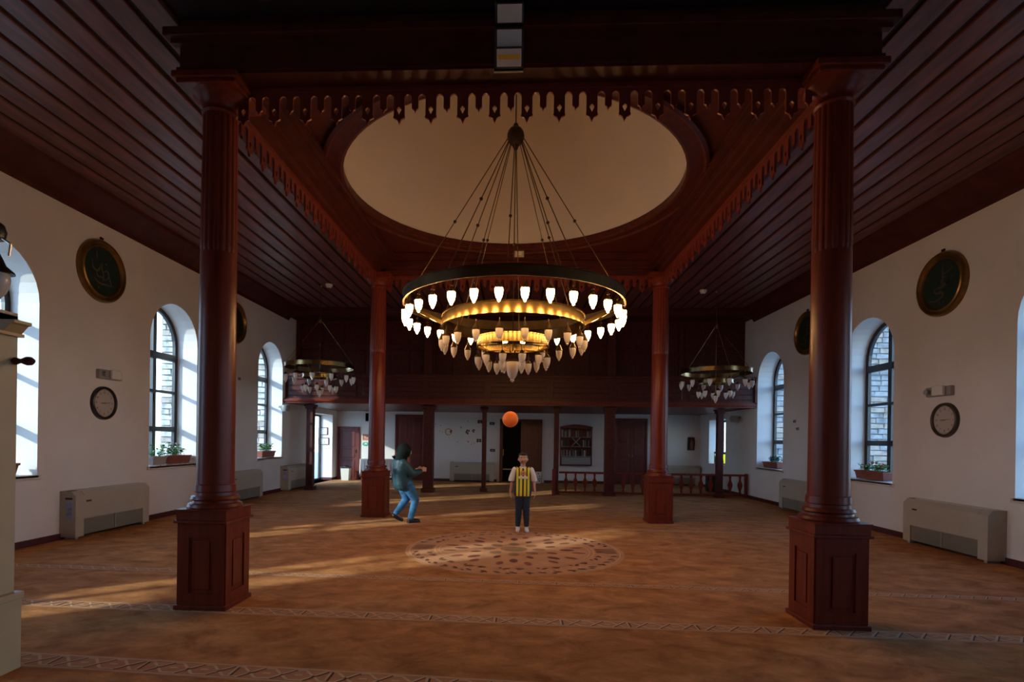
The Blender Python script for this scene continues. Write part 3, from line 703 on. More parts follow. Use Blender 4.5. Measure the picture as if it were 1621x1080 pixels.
def side_chandelier(loc, label, rz):
    t = thing('side_chandelier', label, 'chandelier', loc, rz, group='small unlit ring chandeliers in the side aisles')
    MB().tube((0, 0, 4.50), (0, 0, HC), .008, n=6).build('rod', 'brass_dark', t, local=True)
    MB().lathe([(.055, HC - .015), (.05, HC - .05), (.015, HC - .09)], 14).build('ceiling_rose', 'brass_dark', t, smooth=True, local=True)
    MB().lathe([(.006, 4.56), (.03, 4.53), (.045, 4.48), (.03, 4.42), (.006, 4.40)], 12).build('hub', 'brass_dark', t, smooth=True, local=True)
    ring(t, 'outer_ring', .82, 3.28, 3.38, 'brass_aged', 48); ring(t, 'inner_ring', .40, 3.04, 3.13, 'brass_aged', 36)
    add_lamps(t, .82, 3.08, 12, .15, 'glass_white', .95); add_lamps(t, .40, 2.84, 8, .2, 'glass_white', .9)
    c = cap_mb(1.0).build('lamp_cap', 'brass_dark', t, smooth=True, local=True); g_ = shade_mb(1.0).build('glass_shade', 'glass_white', c, smooth=True, local=True); c.location = (0, 0, 2.74)
    for k in range(4): rod(t, math.radians(20 + 90 * k), .82, 3.37, 4.46, .03, 3.95, r_=.005)
    for k in range(4): MB().tube((.40 * math.cos(PI / 2 * k), .40 * math.sin(PI / 2 * k), 3.10), (.82 * math.cos(PI / 2 * k), .82 * math.sin(PI / 2 * k), 3.28), .007, n=6).build('ring_strut', 'brass_dark', t, local=True)
    MB().tube((0, 0, 4.4), (0, 0, 2.85), .004, n=5).build('centre_rod', 'brass_dark', t, local=True)
    return t
sl = side_chandelier((-4.92, 13.3, 0), 'small unlit brass ring chandelier on the sunlit window side', 0)
copy_tree(sl, (4.87, 13.75, 0), .4, 'small unlit brass ring chandelier on the shaded window side')

# ------------------------------------------------------------------ wall roundels
def ribbon(mb, pts, ws, z):
    """flat brush stroke in local (u, v) with widths ws"""
    L = []; Rr = []
    for i, p in enumerate(pts):
        a = Vector(pts[max(0, i - 1)]); b_ = Vector(pts[min(len(pts) - 1, i + 1)]); d = (b_ - a).normalized(); nn = Vector((-d.y, d.x)) * ws[i] / 2
        L.append((p[0] + nn.x, p[1] + nn.y)); Rr.append((p[0] - nn.x, p[1] - nn.y))
    for i in range(len(pts) - 1): mb.face([(*L[i], z), (*Rr[i], z), (*Rr[i + 1], z), (*L[i + 1], z)])
def smooth_pts(pts, n=6):
    out = []; P = [Vector(p) for p in pts]
    for i in range(len(P) - 1):
        p0 = P[max(0, i - 1)]; p1 = P[i]; p2 = P[i + 1]; p3 = P[min(len(P) - 1, i + 2)]
        for k in range(n):
            t = k / n; out.append(.5 * ((2 * p1) + (-p0 + p2) * t + (2 * p0 - 5 * p1 + 4 * p2 - p3) * t * t + (-p0 + 3 * p1 - 3 * p2 + p3) * t ** 3))
    out.append(P[-1]); return [tuple(p) for p in out]
def roundel(x, y, z, s_, strokes, label, rad=.50):
    """s_ = +1: faces +x (left wall), -1: faces -x"""
    t = thing('calligraphy_roundel', label, 'roundel', (x, y, z), group='round gilt calligraphy boards high on the walls')
    # local frame: u to the viewer's right, v up, n out of the wall
    u = Vector((0, 1 * s_, 0)); v = Vector((0, 0, 1)); nn = Vector((s_, 0, 0))
    mtx = Matrix(((u.x, v.x, nn.x, 0), (u.y, v.y, nn.y, 0), (u.z, v.z, nn.z, 0), (0, 0, 0, 1)))
    k = rad / .5
    mb = MB().lathe([(.38 * k, .03), (.385 * k, .05), (.40 * k, .065), (.43 * k, .05), (.45 * k, .075), (.48 * k, .075), (.50 * k, .045), (.50 * k, 0), (.38 * k, 0)], 56, close=True).xf(mtx); mb.build('gilt_frame', 'gold_frame', t, smooth=True, local=True)
    mb = MB(); mb.lathe([(.001, .032), (.39 * k, .032), (.39 * k, .005)], 48).xf(mtx); mb.build('green_board', 'green_field', t, local=True)
    mb = MB()
    for st in strokes:
        pts = smooth_pts(st[0]); n_ = len(pts); wmax = st[1]
        ws = [wmax * (.25 + .75 * math.sin(PI * min(1, (i + .7) / n_))) for i in range(n_)]
        ribbon(mb, [(p[0] * k, p[1] * k) for p in pts], [w_ * k for w_ in ws], .036)
    mb.xf(mtx); mb.build('calligraphy', 'calligraphy', t, local=True, kind='stuff')
    MB().box(-.02, .02, -.03, .03, rad + .0, rad + .05).build('hook', 'iron', t, local=True)
    return t
ALI = [([(.02, .30), (.03, .15), (.02, .0), (-.02, -.05)], .035), ([(.10, .10), (.02, .08), (.01, .02), (.08, -.01), (.14, .0), (.20, .06)], .03),
       ([(.22, .08), (.14, 0), (.05, -.04), (-.02, -.05), (-.08, -.04)], .034), ([(-.08, -.04), (-.14, -.08), (-.10, -.12), (.0, -.13), (.04, -.17), (-.02, -.22), (-.16, -.24), (-.26, -.2)], .035),
       ([(.22, .22), (.12, .16), (.0, .14)], .022), ([(-.02, -.28), (-.05, -.29)], .04), ([(.06, -.28), (.03, -.29)], .04)]
OTH = [([(-.22, .14), (-.20, .02), (-.12, -.02), (-.06, .04), (-.05, .12)], .035), ([(-.13, .30), (-.12, .16)], .028), ([(-.02, .14), (-.01, .02), (.02, -.06), (.01, -.16)], .032),
       ([(.02, -.02), (.08, .03), (.13, -.02), (.10, -.10), (.02, -.13)], .03), ([(-.14, -.02), (-.10, -.10), (-.02, -.10), (.06, -.12)], .03), ([(-.18, -.14), (-.08, -.20), (.08, -.20), (.24, -.19)], .034),
       ([(.14, -.04), (.17, -.14), (.2, -.18)], .026), ([(.05, .14), (.09, .13)], .035), ([(-.10, -.28), (-.06, -.28)], .035)]
roundel(XL, 8.52, 4.22, 1, OTH, 'gilt-framed green calligraphy roundel above the clock on the sunlit window side')
roundel(XL, 12.68, 4.28, 1, OTH[::-1], 'calligraphy roundel half hidden behind the near column, sunlit window side')
roundel(XR, 8.88, 4.12, -1, ALI, 'gilt-framed green calligraphy roundel above the clock on the shaded window side')
roundel(XR, 12.88, 4.13, -1, ALI[::-1], 'calligraphy roundel between two shaded windows, partly behind the near column')

# clocks
def on_wall(x, s_):
    u = Vector((0, 1 * s_, 0)); v = Vector((0, 0, 1)); nn = Vector((s_, 0, 0))
    return Matrix(((u.x, v.x, nn.x, 0), (u.y, v.y, nn.y, 0), (u.z, v.z, nn.z, 0), (0, 0, 0, 1)))
def text_mesh(s, size, m_, parent, mtx, name='lettering', font=None):
    cu = bpy.data.curves.new(name, 'FONT'); cu.body = s; cu.size = size; cu.align_x = 'CENTER'; cu.align_y = 'CENTER'; cu.extrude = .0008
    o = bpy.data.objects.new(name, cu); C.objects.link(o)
    dg = bpy.context.evaluated_depsgraph_get(); me = bpy.data.meshes.new_from_object(o.evaluated_get(dg)); bpy.data.objects.remove(o)
    me.materials.clear(); me.materials.append(M[m_]); me.transform(mtx)
    o = bpy.data.objects.new(name, me); C.objects.link(o); o.parent = parent; return o
def clock(x, y, z, s_, label, rim, r_=.27):
    t = thing('wall_clock', label, 'clock', (x, y, z), group='round wall clocks')
    mt = on_wall(x, s_)
    MB().lathe([(r_ - .05, .02), (r_ - .048, .045), (r_ - .03, .06), (r_ - .01, .05), (r_, .02), (r_, 0), (r_ - .05, 0)], 48, close=True).xf(mt).build('rim', rim, t, smooth=True, local=True)
    MB().lathe([(.001, .022), (r_ - .045, .022), (r_ - .045, .004)], 40).xf(mt).build('dial', 'clock_face', t, local=True)
    mb = MB()
    for k in range(60):
        a = 2 * PI * k / 60; l_ = .022 if k % 5 == 0 else .009; c_, s2 = math.cos(a), math.sin(a); ro = r_ - .06
        p = Vector((c_ * ro, s2 * ro)); q = Vector((c_ * (ro - l_), s2 * (ro - l_))); ribbon(mb, [tuple(p), tuple(q)], [.006, .006], .024)
    mb.xf(mt).build('tick_marks', 'plastic_black', t, local=True, kind='stuff')
    for k in range(1, 13):
        a = PI / 2 - 2 * PI * k / 12; text_mesh(str(k), .042, 'plastic_black', t, mt @ Matrix.Translation((math.cos(a) * (r_ - .105), math.sin(a) * (r_ - .105), .024)), 'numeral')
    for ang_, ln_, wd_, nm in ((math.radians(182), .085, .014, 'hour_hand'), (math.radians(4), .13, .009, 'minute_hand')):
        mb = MB(); ribbon(mb, [(-math.cos(ang_) * .02, -math.sin(ang_) * .02), (math.cos(ang_) * ln_, math.sin(ang_) * ln_)], [wd_, wd_ * .6], .03); mb.xf(mt).build(nm, 'plastic_black', t, local=True)
    return t
clock(XL, 8.61, 2.09, 1, 'black-rimmed round wall clock beside the sunlit windows', 'plastic_black', .275)
clock(XR, 8.79, 1.99, -1, 'brown-rimmed round wall clock beside the shaded windows', 'clock_rim_brown', .27)

# emergency lights above the clocks
def em_light(x, y, z, s_, label):
    t = thing('emergency_light', label, 'light fitting', (x, y, z), group='emergency light boxes')
    mt = on_wall(x, s_)
    mb = MB(); mb.box(-.25, .25, -.075, .075, 0, .07, .012); mb.xf(mt); mb.build('housing', 'plastic_grey', t, local=True)
    mb = MB(); mb.box(-.05, .17, -.07, .085, .068, .13, .02); mb.xf(mt); mb.build('lamp_head', 'plastic_white', t, local=True)
    mb = MB(); mb.tube((-.17, 0, .07), (-.17, 0, .13), .035, .045, 14); mb.xf(mt); mb.build('spot', 'plastic_grey', t, local=True)
em_light(XL, 8.70, 2.56, 1, 'grey emergency light box above the black-rimmed clock'); em_light(XR, 8.88, 2.44, -1, 'grey emergency light box above the brown-rimmed clock')

# ------------------------------------------------------------------ fan coil units
def fan_coil(loc, rz, label, ln=1.5, hgt=.66, base=.06, dep=.25):
    """local frame: length along x, front towards -y, back against y = 0"""
    t = thing('fan_coil_unit', label, 'heater', loc, rz, group='beige fan coil heaters along the walls')
    h = ln / 2
    MB().prism([(-h + .16, -dep, .30 + base - .06), (-h + .16, -dep, base + hgt - .06), (-h + .16, -dep + .06, base + hgt), (-h + .16, 0, base + hgt), (-h + .16, 0, base), (-h + .16, -dep + .03, base), (-h + .16, -dep + .03, .30 + base - .06)], (ln - .32, 0, 0)).build('cabinet', 'coil_beige', t, local=True)
    for a, nm in ((-h, 'end_panel'), (h - .16, 'end_panel')):
        MB().prism([(a, -dep, base - .02), (a, -dep, base + hgt - .07), (a, -dep + .07, base + hgt + .005), (a, 0, base + hgt + .005), (a, 0, base - .02)], (.16, 0, 0)).build(nm, 'coil_beige', t, local=True)
    MB().box(-h + .16, h - .16, -dep + .02, -dep + .028, base, base + .235).build('intake_back', 'coil_grille', t, local=True)
    mb = MB()
    for k in range(14): mb.box(-h + .17, h - .17, -dep + .004, -dep + .022, base + .008 + k * .016, base + .014 + k * .016)
    mb.build('grille_slats', 'coil_grille', t, local=True, kind='stuff')
    MB().box(-.006, .006, -dep, -dep + .02, base, base + .235).build('grille_divider', 'coil_beige', t, local=True)
    MB().box(-h + .04, h - .04, -dep + .1, -.03, base + hgt - .003, base + hgt + .01, .003).build('outlet_grille', 'coil_side', t, local=True)
    MB().box(-h + .02, -h + .12, -dep + .075, -dep + .17, base + hgt - .005, base + hgt + .012, .004).build('control_cover', 'plastic_black', t, local=True)
    MB().box(-h + .20, -h + .30, -dep - .003, -dep, base + hgt - .17, base + hgt - .145).build('maker_plate', 'plastic_black', t, local=True)
    MB().box(-h - .004, -h, -dep + .05, -dep + .16, base + .54, base + .57).build('display', 'plastic_black', t, local=True)
    MB().box(-h - .003, -h, -dep + .055, -dep + .15, base + .25, base + .50).build('label_sheet', 'blue_print', t, local=True)
    MB().box(-h - .003, -h, -dep + .06, -dep + .14, base + .31, base + .42).build('label_text', 'paper', t, local=True)
    for a in (-h + .05, h - .1): MB().box(a, a + .05, -dep + .04, -.04, 0, base).build('foot', 'plastic_grey', t, local=True)
    return t
# left wall: front faces +x -> rotate +90 (local -y -> +x), local x -> +y
fc = fan_coil((XL, 8.60, 0), PI / 2, 'beige fan coil heater under the black-rimmed clock, control end towards the camera', 1.62)
copy_tree(fc, (XL, 12.95, 0), PI / 2, 'beige fan coil heater between two sunlit windows, behind the near column')
copy_tree(fc, (XL, 16.15, 0), PI / 2, 'beige fan coil heater at the foot of the doorway niche post')
copy_tree(fc, (XR, 8.52, 0), -PI / 2, 'beige fan coil heater under the brown-rimmed clock')
copy_tree(fc, (XR, 12.80, 0), -PI / 2, 'beige fan coil heater partly hidden by the near column, shaded window side')
copy_tree(fc, (-1.66, YB, 0), 0, 'fan coil heater on the back wall below the decorated board')
copy_tree(fc, (5.75, YB, 0), 0, 'fan coil heater on the back wall behind the balustrade')

# ------------------------------------------------------------------ planters on sills
def planter(x, y, z, ln, label, pot='planter', rich=1.0, hgt=.24, seed=1, flower=None, darkleaf=False):
    rr = random.Random(seed)
    t = thing('flower_planter', label, 'planter', (x, y, z), group='window sill flower troughs')
    h = ln / 2; w0, w1, H = .085, .11, .17
    mb = MB(); A = [(-w0, -h + .03, .012), (w0, -h + .03, .012), (w0, h - .03, .012), (-w0, h - .03, .012)]; B = [(-w1, -h, H), (w1, -h, H), (w1, h, H), (-w1, h, H)]
    va = [mb.bm.verts.new(p) for p in A]; vb = [mb.bm.verts.new(p) for p in B]
    mb.bm.faces.new(va[::-1])
    for i in range(4): mb.bm.faces.new((va[i], va[(i + 1) % 4], vb[(i + 1) % 4], vb[i]))
    mb.box(-w1 - .008, w1 + .008, -h - .008, -h + .012, H - .025, H + .005); mb.box(-w1 - .008, w1 + .008, h - .012, h + .008, H - .025, H + .005)
    mb.box(-w1 - .008, -w1 + .012, -h, h, H - .025, H + .005); mb.box(w1 - .012, w1 + .008, -h, h, H - .025, H + .005)
    mb.build('trough', pot, t, local=True)
    MB().box(-w1 + .012, w1 - .012, -h + .01, h - .01, H - .05, H - .02).build('soil', 'soil', t, local=True)
    for yy in (-h * .6, -h * .25, h * .25, h * .6): MB().box(w0 * .2, w0 + .03, yy - .03, yy + .03, 0, .014, .003).build('spacer', 'petal_white', t, local=True)
    lv = MB(); st = MB(); fw = MB()
    for k in range(int(11 * rich)):
        bx, by = rr.uniform(-.06, .06), rr.uniform(-h * .85, h * .85); hh = hgt * rr.uniform(.35, 1.0)
        tx, ty = bx + rr.uniform(-.07, .07), by + rr.uniform(-.08, .08)
        st.tube((bx, by, H - .03), (tx, ty, H + hh), .004, .0025, 5)
        for q in range(9):
            f = rr.uniform(.25, 1.0); c_ = Vector((bx + (tx - bx) * f + rr.uniform(-.05, .05), by + (ty - by) * f + rr.uniform(-.05, .05), H + hh * f + rr.uniform(-.02, .03)))
            s_ = rr.uniform(.018, .036); e = Matrix.Rotation(rr.uniform(0, 2 * PI), 3, 'Z') @ Matrix.Rotation(rr.uniform(-.9, .9), 3, 'X')
            pts = [c_ + e @ Vector((math.cos(a) * s_, math.sin(a) * s_ * .8, .006 * math.cos(2 * a))) for a in [2 * PI * i / 7 for i in range(7)]]
            lv.face(pts)
        if flower and k % 3 == 0:
            for q in range(5): fw.ball((tx + rr.uniform(-.02, .02), ty + rr.uniform(-.02, .02), H + hh + .02 + rr.uniform(-.01, .015)), .013, 1)
    lv.build('foliage', 'leaf_dark' if darkleaf else 'leaf', t, local=True, kind='stuff'); st.build('stems', 'leaf_dark', t, local=True, kind='stuff')
    if flower: fw.build('blossoms', flower, t, local=True, kind='stuff')
    else: fw.bm.free()
planter(-6.98, 10.82, ZS + .012, .72, 'terracotta trough with bushy green plant on the sill behind the near column', rich=1.4, hgt=.26, seed=3, flower='petal_white')
planter(-7.00, 10.22, ZS + .012, .42, 'greyish trough with small plant at the window edge, beside the terracotta one', pot='planter_grey', rich=.9, hgt=.26, seed=5)
planter(-6.98, 14.80, ZS + .012, .80, 'brown trough with trailing green plant on the sill next to the balcony', rich=1.5, hgt=.24, seed=8)
planter(-7.00, 7.02, ZS + .012, .42, 'red-brown trough barely visible past the cream pulpit post', rich=.8, hgt=.14, seed=9, flower='petal_red')
planter(6.86, 10.86, ZSR + .012, .86, 'brown trough with low leafy flowers in the shaded window by the near column', rich=1.7, hgt=.16, seed=11, flower='petal_red')
planter(6.86, 14.98, ZSR + .012, .84, 'dark brown trough with drooping plant in the shaded window nearest the balcony', rich=1.4, hgt=.16, seed=12, darkleaf=True)

# ------------------------------------------------------------------ cream post of the pulpit, with lantern and turned handle
t = thing('pulpit_post', 'cream painted post with moulded cap at the edge of the pulpit', 'post', (-3.40, 3.52, 0))
px0, px1, py0, py1 = -3.86, -3.39, 3.40, 3.53
MB().box(px0, px1, py0, py1, .52, 2.38).build('shaft', 'cream_paint', t)
MB().box(px0 - .04, px1 + .035, py0 - .05, py1 + .02, 0, .47).box(px0 - .04, px1 + .05, py0 - .06, py1 + .03, .47, .52, .008).build('base', 'cream_paint', t)
MB().box(px0 - .03, px1 + .03, py0 - .03, py1 + .02, 2.24, 2.26).prism([(px0, py0 - .0, 2.26), (px1 + .03, py0, 2.26), (px1 + .075, py0, 2.31), (px1 + .10, py0, 2.315), (px1 + .10, py0, 2.335), (px0, py0, 2.335)], (0, .13, 0)).build('cap_moulding', 'cream_moulding', t)
MB().box(px0, px1 - .0, py0, py1, 2.335, 2.40).build('cap_block', 'cream_paint', t)
MB().box(px0 - .9, px0, py0 - .02, py1, 0, 1.1).build('side_panel', 'cream_paint', t)
o = MB().lathe([(.001, 0), (.018, .004), (.026, .02), (.018, .045), (.014, .06), (.022, .08), (.030, .105), (.028, .13), (.014, .15), (.001, .155)], 16).xf(Matrix.Translation((-3.395, 3.5, 2.075)) @ Matrix.Rotation(PI / 2, 4, 'Y')).build('turned_handle', 'wood_dark', smooth=True)
tag(o, 'small dark turned wooden handle sticking out of the cream post', 'handle')
t = thing('lantern', 'dark lantern with hanging frosted glass shade above the cream pulpit post', 'lantern', (-3.50, 3.5, 2.4))
MB().lathe([(.012, 2.40), (.05, 2.41), (.02, 2.44), (.012, 2.47), (.012, 3.0)], 12, (-3.54, 3.5, 0)).build('stand', 'iron', t, smooth=True)
MB().lathe([(.02, 2.88), (.075, 2.90), (.085, 2.95), (.07, 3.0), (.03, 3.03), (.01, 3.08)], 18, (-3.56, 3.5, 0)).build('upper_bowl', 'plastic_black', t, smooth=True)
MB().path([(-3.54, 3.5, 2.86), (-3.48, 3.5, 2.90), (-3.42, 3.5, 2.86), (-3.43, 3.5, 2.78)], .008).build('bracket', 'silver', t)
MB().lathe([(.095, 2.665), (.09, 2.68), (.045, 2.72), (.03, 2.76), (.012, 2.80)], 18, (-3.51, 3.5, 0)).build('shade_cap', 'iron', t, smooth=True)
MB().lathe([(.065, 2.665), (.07, 2.63), (.066, 2.58), (.045, 2.53), (.02, 2.50), (.014, 2.485), (.02, 2.475), (.001, 2.465)], 18, (-3.51, 3.5, 0)).build('glass_shade', 'glass_shade', t, smooth=True)

# ------------------------------------------------------------------ back wall: doors, bookcase, pictures, table
def panel_door(name, x0, x1, z1, mt, leaves=1, y=None, frame='wood_door', handle=True):
    y = YB if y is None else y
    o = struct(name, ((x0 + x1) / 2, y, 0))
    mb = MB(); f = .07
    mb.box(x0 - f, x0, y - .05, y, 0, z1 + f, .006); mb.box(x1, x1 + f, y - .05, y, 0, z1 + f, .006); mb.box(x0, x1, y - .05, y, z1, z1 + f, .006); mb.build('door_frame', frame, o)
    w_ = (x1 - x0) / leaves
    for k in range(leaves):
        a = x0 + k * w_
        lf = MB().box(a + .004, a + w_ - .004, y - .025, y - .002, .005, z1 - .004).build('door_leaf', mt, o)
        for (p0, p1) in ((.06, .38), (.43, .60), (.65, .95)):
            MB().box(a + .10, a + w_ - .10, y - .034, y - .022, p0 * z1, p1 * z1, .010).build('door_panel', mt, lf)
        if handle: MB().box(a + (w_ - .085 if k == 0 else .05), a + (w_ - .06 if k == 0 else .075), y - .06, y - .024, 1.0, 1.12, .006).build('door_handle', 'brass', lf)
    return o
panel_door('door_1', -6.68, -5.98, 1.90, 'wood_door')
panel_door('door_2', -4.50, -3.50, 2.38, 'wood_door', 2)
panel_door('door_3', 3.60, 4.66, 2.34, 'wood_door', 2)
d4 = struct('door_4', (0.12, YB, 0))
mb = MB(); mb.box(DY0, DY0 + .07, YB - .04, YB + .12, 0, DZ, .006); mb.box(DY1 - .07, DY1, YB - .04, YB + .12, 0, DZ, .006); mb.box(DY0, DY1, YB - .04, YB + .12, DZ - .07, DZ, .006); mb.build('door_frame', 'wood_door', d4)
lf = MB().box(.12, DY1 - .07, YB + .02, YB + .06, .01, DZ - .08).build('door_leaf', 'wood_door_brown', d4)
for (z0, z1) in ((.15, .95), (1.05, 1.45), (1.55, 2.15)): MB().box(.22, DY1 - .17, YB + .01, YB + .022, z0, z1, .008).build('door_panel', 'wood_door_brown', lf)
lf = MB().box(DY0 + .07, DY0 + .11, YB + .08, YB + .78, .01, DZ - .08).build('door_leaf', 'wood_door_brown', d4)
MB().box(DY0 + .11, DY0 + .15, YB + .10, YB + .13, .98, 1.22, .006).build('door_handle', 'brass', lf)
MB().box(DY0 + .12, .11, YB + .14, YB + .16, .45, .49).build('push_bar', 'silver', d4)
MB().box(DY0 + .12, .11, YB + .9, YB + 1.0, .01, .40).build('vestibule_step', 'plastic_grey', d4)

def frame_pic(name, loc, mtx, w_, h_, label, cat, fmat, inner, group=None, print_=None):
    t = thing(name, label, cat, loc, group=group)
    mb = MB(); f = .02; a, b_ = w_ / 2, h_ / 2
    mb.box(-a, -a + f, -b_, b_, 0, .025); mb.box(a - f, a, -b_, b_, 0, .025); mb.box(-a + f, a - f, b_ - f, b_, 0, .025); mb.box(-a + f, a - f, -b_, -b_ + f, 0, .025)
    mb.xf(mtx); mb.build('frame', fmat, t, local=True)
    mb = MB(); mb.box(-a + f, a - f, -b_ + f, b_ - f, .002, .010); mb.xf(mtx); mb.build('sheet', inner, t, local=True)
    if print_:
        rr = random.Random(hash(label) % 1000); mb = MB()
        for k in range(print_[0]):
            x = rr.uniform(-a * .6, a * .5); z = rr.uniform(-b_ * .6, b_ * .5); mb.box(x, x + rr.uniform(.02, .06), z, z + rr.uniform(.008, .03), .0102, .0112)
        mb.xf(mtx); mb.build('print', print_[1], t, local=True, kind='stuff')
    return t
BK = Matrix(((1, 0, 0, 0), (0, 0, -1, 0), (0, 1, 0, 0), (0, 0, 0, 1)))     # faces -y
frame_pic('framed_picture', (-7.14, NICHE[1] - .0, 1.79), BK, .34, .27, 'upper framed picture on the bright side of the doorway niche', 'picture', 'wood_door', 'paper', 'pictures in the doorway niche', (6, 'blue_print'))
frame_pic('framed_picture', (-7.12, NICHE[1] - .0, 1.42), BK, .40, .26, 'lower wide framed picture on the bright side of the doorway niche', 'picture', 'wood_door', 'paper', 'pictures in the doorway niche', (8, 'orange_print'))
frame_pic('notice', (-5.68, YB, 1.59), BK, .25, .22, 'small orange-brown notice above the green round sign by the small door', 'notice', 'orange_print', 'orange_print', None, (4, 'paper'))
t = thing('round_sign', 'small green and white round sign under the orange notice', 'sign', (-5.68, YB, 1.33))
MB().lathe([(.001, .012), (.12, .012), (.12, 0)], 28).xf(Matrix.Translation((0, 0, 0)) @ BK @ Matrix.Scale(.62, 4, (0, 1, 0))).build('disc', 'green_print', t, local=True)
mb = MB(); mb.box(-.06, .06, -.012, .012, .0125, .014); mb.box(-.03, .03, .02, .045, .0125, .014); mb.xf(BK); mb.build('print', 'paper', t, local=True)
t = thing('waste_bin', 'cream plastic bin with a black bag over its rim by the small door', 'bin', (-6.28, 19.75, 0))
MB().prism([(-.13, -.11, 0), (.13, -.11, 0), (.16, -.14, .46), (-.16, -.14, .46)], (0, .24, 0)).build('body', 'bin_cream', t, local=True)
MB().box(-.17, .17, -.15, .13, .44, .50, .012).build('bag_rim', 'plastic_black', t, local=True)
mb = MB(); mb.ball((0, 0, .49), .13, 2, (1, .9, .45)); mb.build('bag', 'plastic_black', t, smooth=True, local=True)
# table with white cloth and a dark bowl
t = thing('side_table', 'small table with a white cloth behind the far column and hooded person', 'table', (-4.95, 19.35, 0))
MB().box(-.60, .60, -.28, .28, .76, .80, .008).build('table_top', 'wood_door_brown', t, local=True)
for x in (-.55, .55):
    for y in (-.23, .23): MB().box(x - .025, x + .025, y - .025, y + .025, 0, .76).build('leg', 'wood_door_brown', t, local=True)
mb = MB(); n_ = 28
top = []; bot = []
per = [(-.62 + 1.24 * i / n_, -.30) for i in range(n_ + 1)]
for i, (x, y) in enumerate(per):
    top.append((x, y, .808)); k = .45 + .10 * math.cos(i * 1.7); bot.append((x, y - .02 - .015 * math.sin(i * 2.1), .808 - k * (.55 if 9 < i < 19 else 1)))
for i in range(n_): mb.face([top[i], top[i + 1], bot[i + 1], bot[i]])
mb.box(-.62, .62, -.30, .30, .802, .810)
for s_ in (-1, 1): mb.face([(s_ * .62, -.30, .808), (s_ * .62, .30, .808), (s_ * .64, .28, .5), (s_ * .64, -.29, .42)])
o = mb.build('tablecloth', 'cotton_white', local=True); o.location = (-4.95, 19.35, .001); tag(o, 'white cloth draped over the small table by the back wall', 'tablecloth')
t = thing('bowl', 'dark bowl with white contents on the white tablecloth beside the hooded person', 'bowl', (-4.35, 19.3, .812))
MB().lathe([(.04, 0), (.05, .005), (.11, .07), (.13, .12), (.12, .12), (.10, .07), (.001, .03)], 20).build('dish', 'plastic_black', t, smooth=True, local=True)
mb = MB(); [mb.ball((R.uniform(-.05, .05), R.uniform(-.05, .05), .11 + R.uniform(-.01, .02)), .035, 1) for _ in range(6)]; mb.build('contents', 'paper', t, local=True, kind='stuff')
# decorations between door and centre door: wall board with stickers
t = thing('wall_board', 'large pale board with faded stickers behind the slim balcony post', 'board', (-1.95, YB, 0))
MB().box(-1.28, 1.22, -.016, 0, .82, 2.36, .003).build('panel', 'plastic_white', t, local=True)
def sticker(t, x, z, kind, mt, s_=1):
    mb = MB(); y = -.0165
    if kind == 'fly':
        for a in (.6, 2.54, -.5, 3.64): disc_pts = [(x + s_ * (.05 * math.cos(a) + .045 * math.cos(q) * .8), z + s_ * (.05 * math.sin(a) + .032 * math.sin(q))) for q in [2 * PI * i / 10 for i in range(10)]]; mb.face([(p[0], y, p[1]) for p in disc_pts])
        mb.box(x - .006 * s_, x + .006 * s_, y - .002, y, z - .05 * s_, z + .05 * s_)
    elif kind == 'ring':
        for i in range(24):
            a, b_ = 2 * PI * i / 24, 2 * PI * (i + 1) / 24
            mb.face([(x + s_ * r_ * math.cos(q), y, z + s_ * r_ * math.sin(q)) for r_, q in ((.10, a), (.13, a), (.13, b_), (.10, b_))])
    elif kind == 'leaf':
        for k in range(4):
            a = .8 + k * 1.3; mb.face([(x + s_ * (.05 * math.cos(a) + .028 * math.cos(q)), y, z + s_ * (.05 * math.sin(a) + .045 * math.sin(q))) for q in [2 * PI * i / 8 for i in range(8)]])
    else: mb.face([(x + .02 * s_ * math.cos(q), y, z + .02 * s_ * math.sin(q)) for q in [2 * PI * i / 7 for i in range(7)]])
    mb.build('sticker', mt, t, local=True)
sticker(t, -.62, 1.83, 'ring', 'orange_print', 1.0); sticker(t, -.52, 1.84, 'leaf', 'clock_rim_brown', .7); sticker(t, .10, 1.84, 'leaf', 'clock_rim_brown', 1.1); sticker(t, .32, 1.88, 'leaf', 'clock_rim_brown', .8)
sticker(t, .55, 2.22, 'fly', 'wood_door', 1.2); sticker(t, .52, 1.52, 'fly', 'clock_rim_brown', 1.2); sticker(t, -.15, 2.0, 'dot', 'blue_print', 2); sticker(t, .12, 1.48, 'dot', 'orange_print', 1.8)
for k in range(14): sticker(t, R.uniform(-1.1, .7), R.uniform(1.35, 2.25), 'dot', R.choice(['orange_print', 'blue_print', 'plastic_grey']), R.uniform(.6, 1.2))
for loc, lab in (((-.95, YB, 2.16), 'small dark box high on the wall left of the centre door'), ((-.92, YB, 1.17), 'double light switch beside the centre door')):
    t = thing('switch_box', lab, 'switch', loc); MB().box(-.09, .09, -.055, -.016, -.05, .05, .006).build('housing', 'plastic_black', t, local=True); MB().box(-.05, .05, -.06, -.05, -.02, .02, .004).build('rocker', 'plastic_grey', t, local=True)

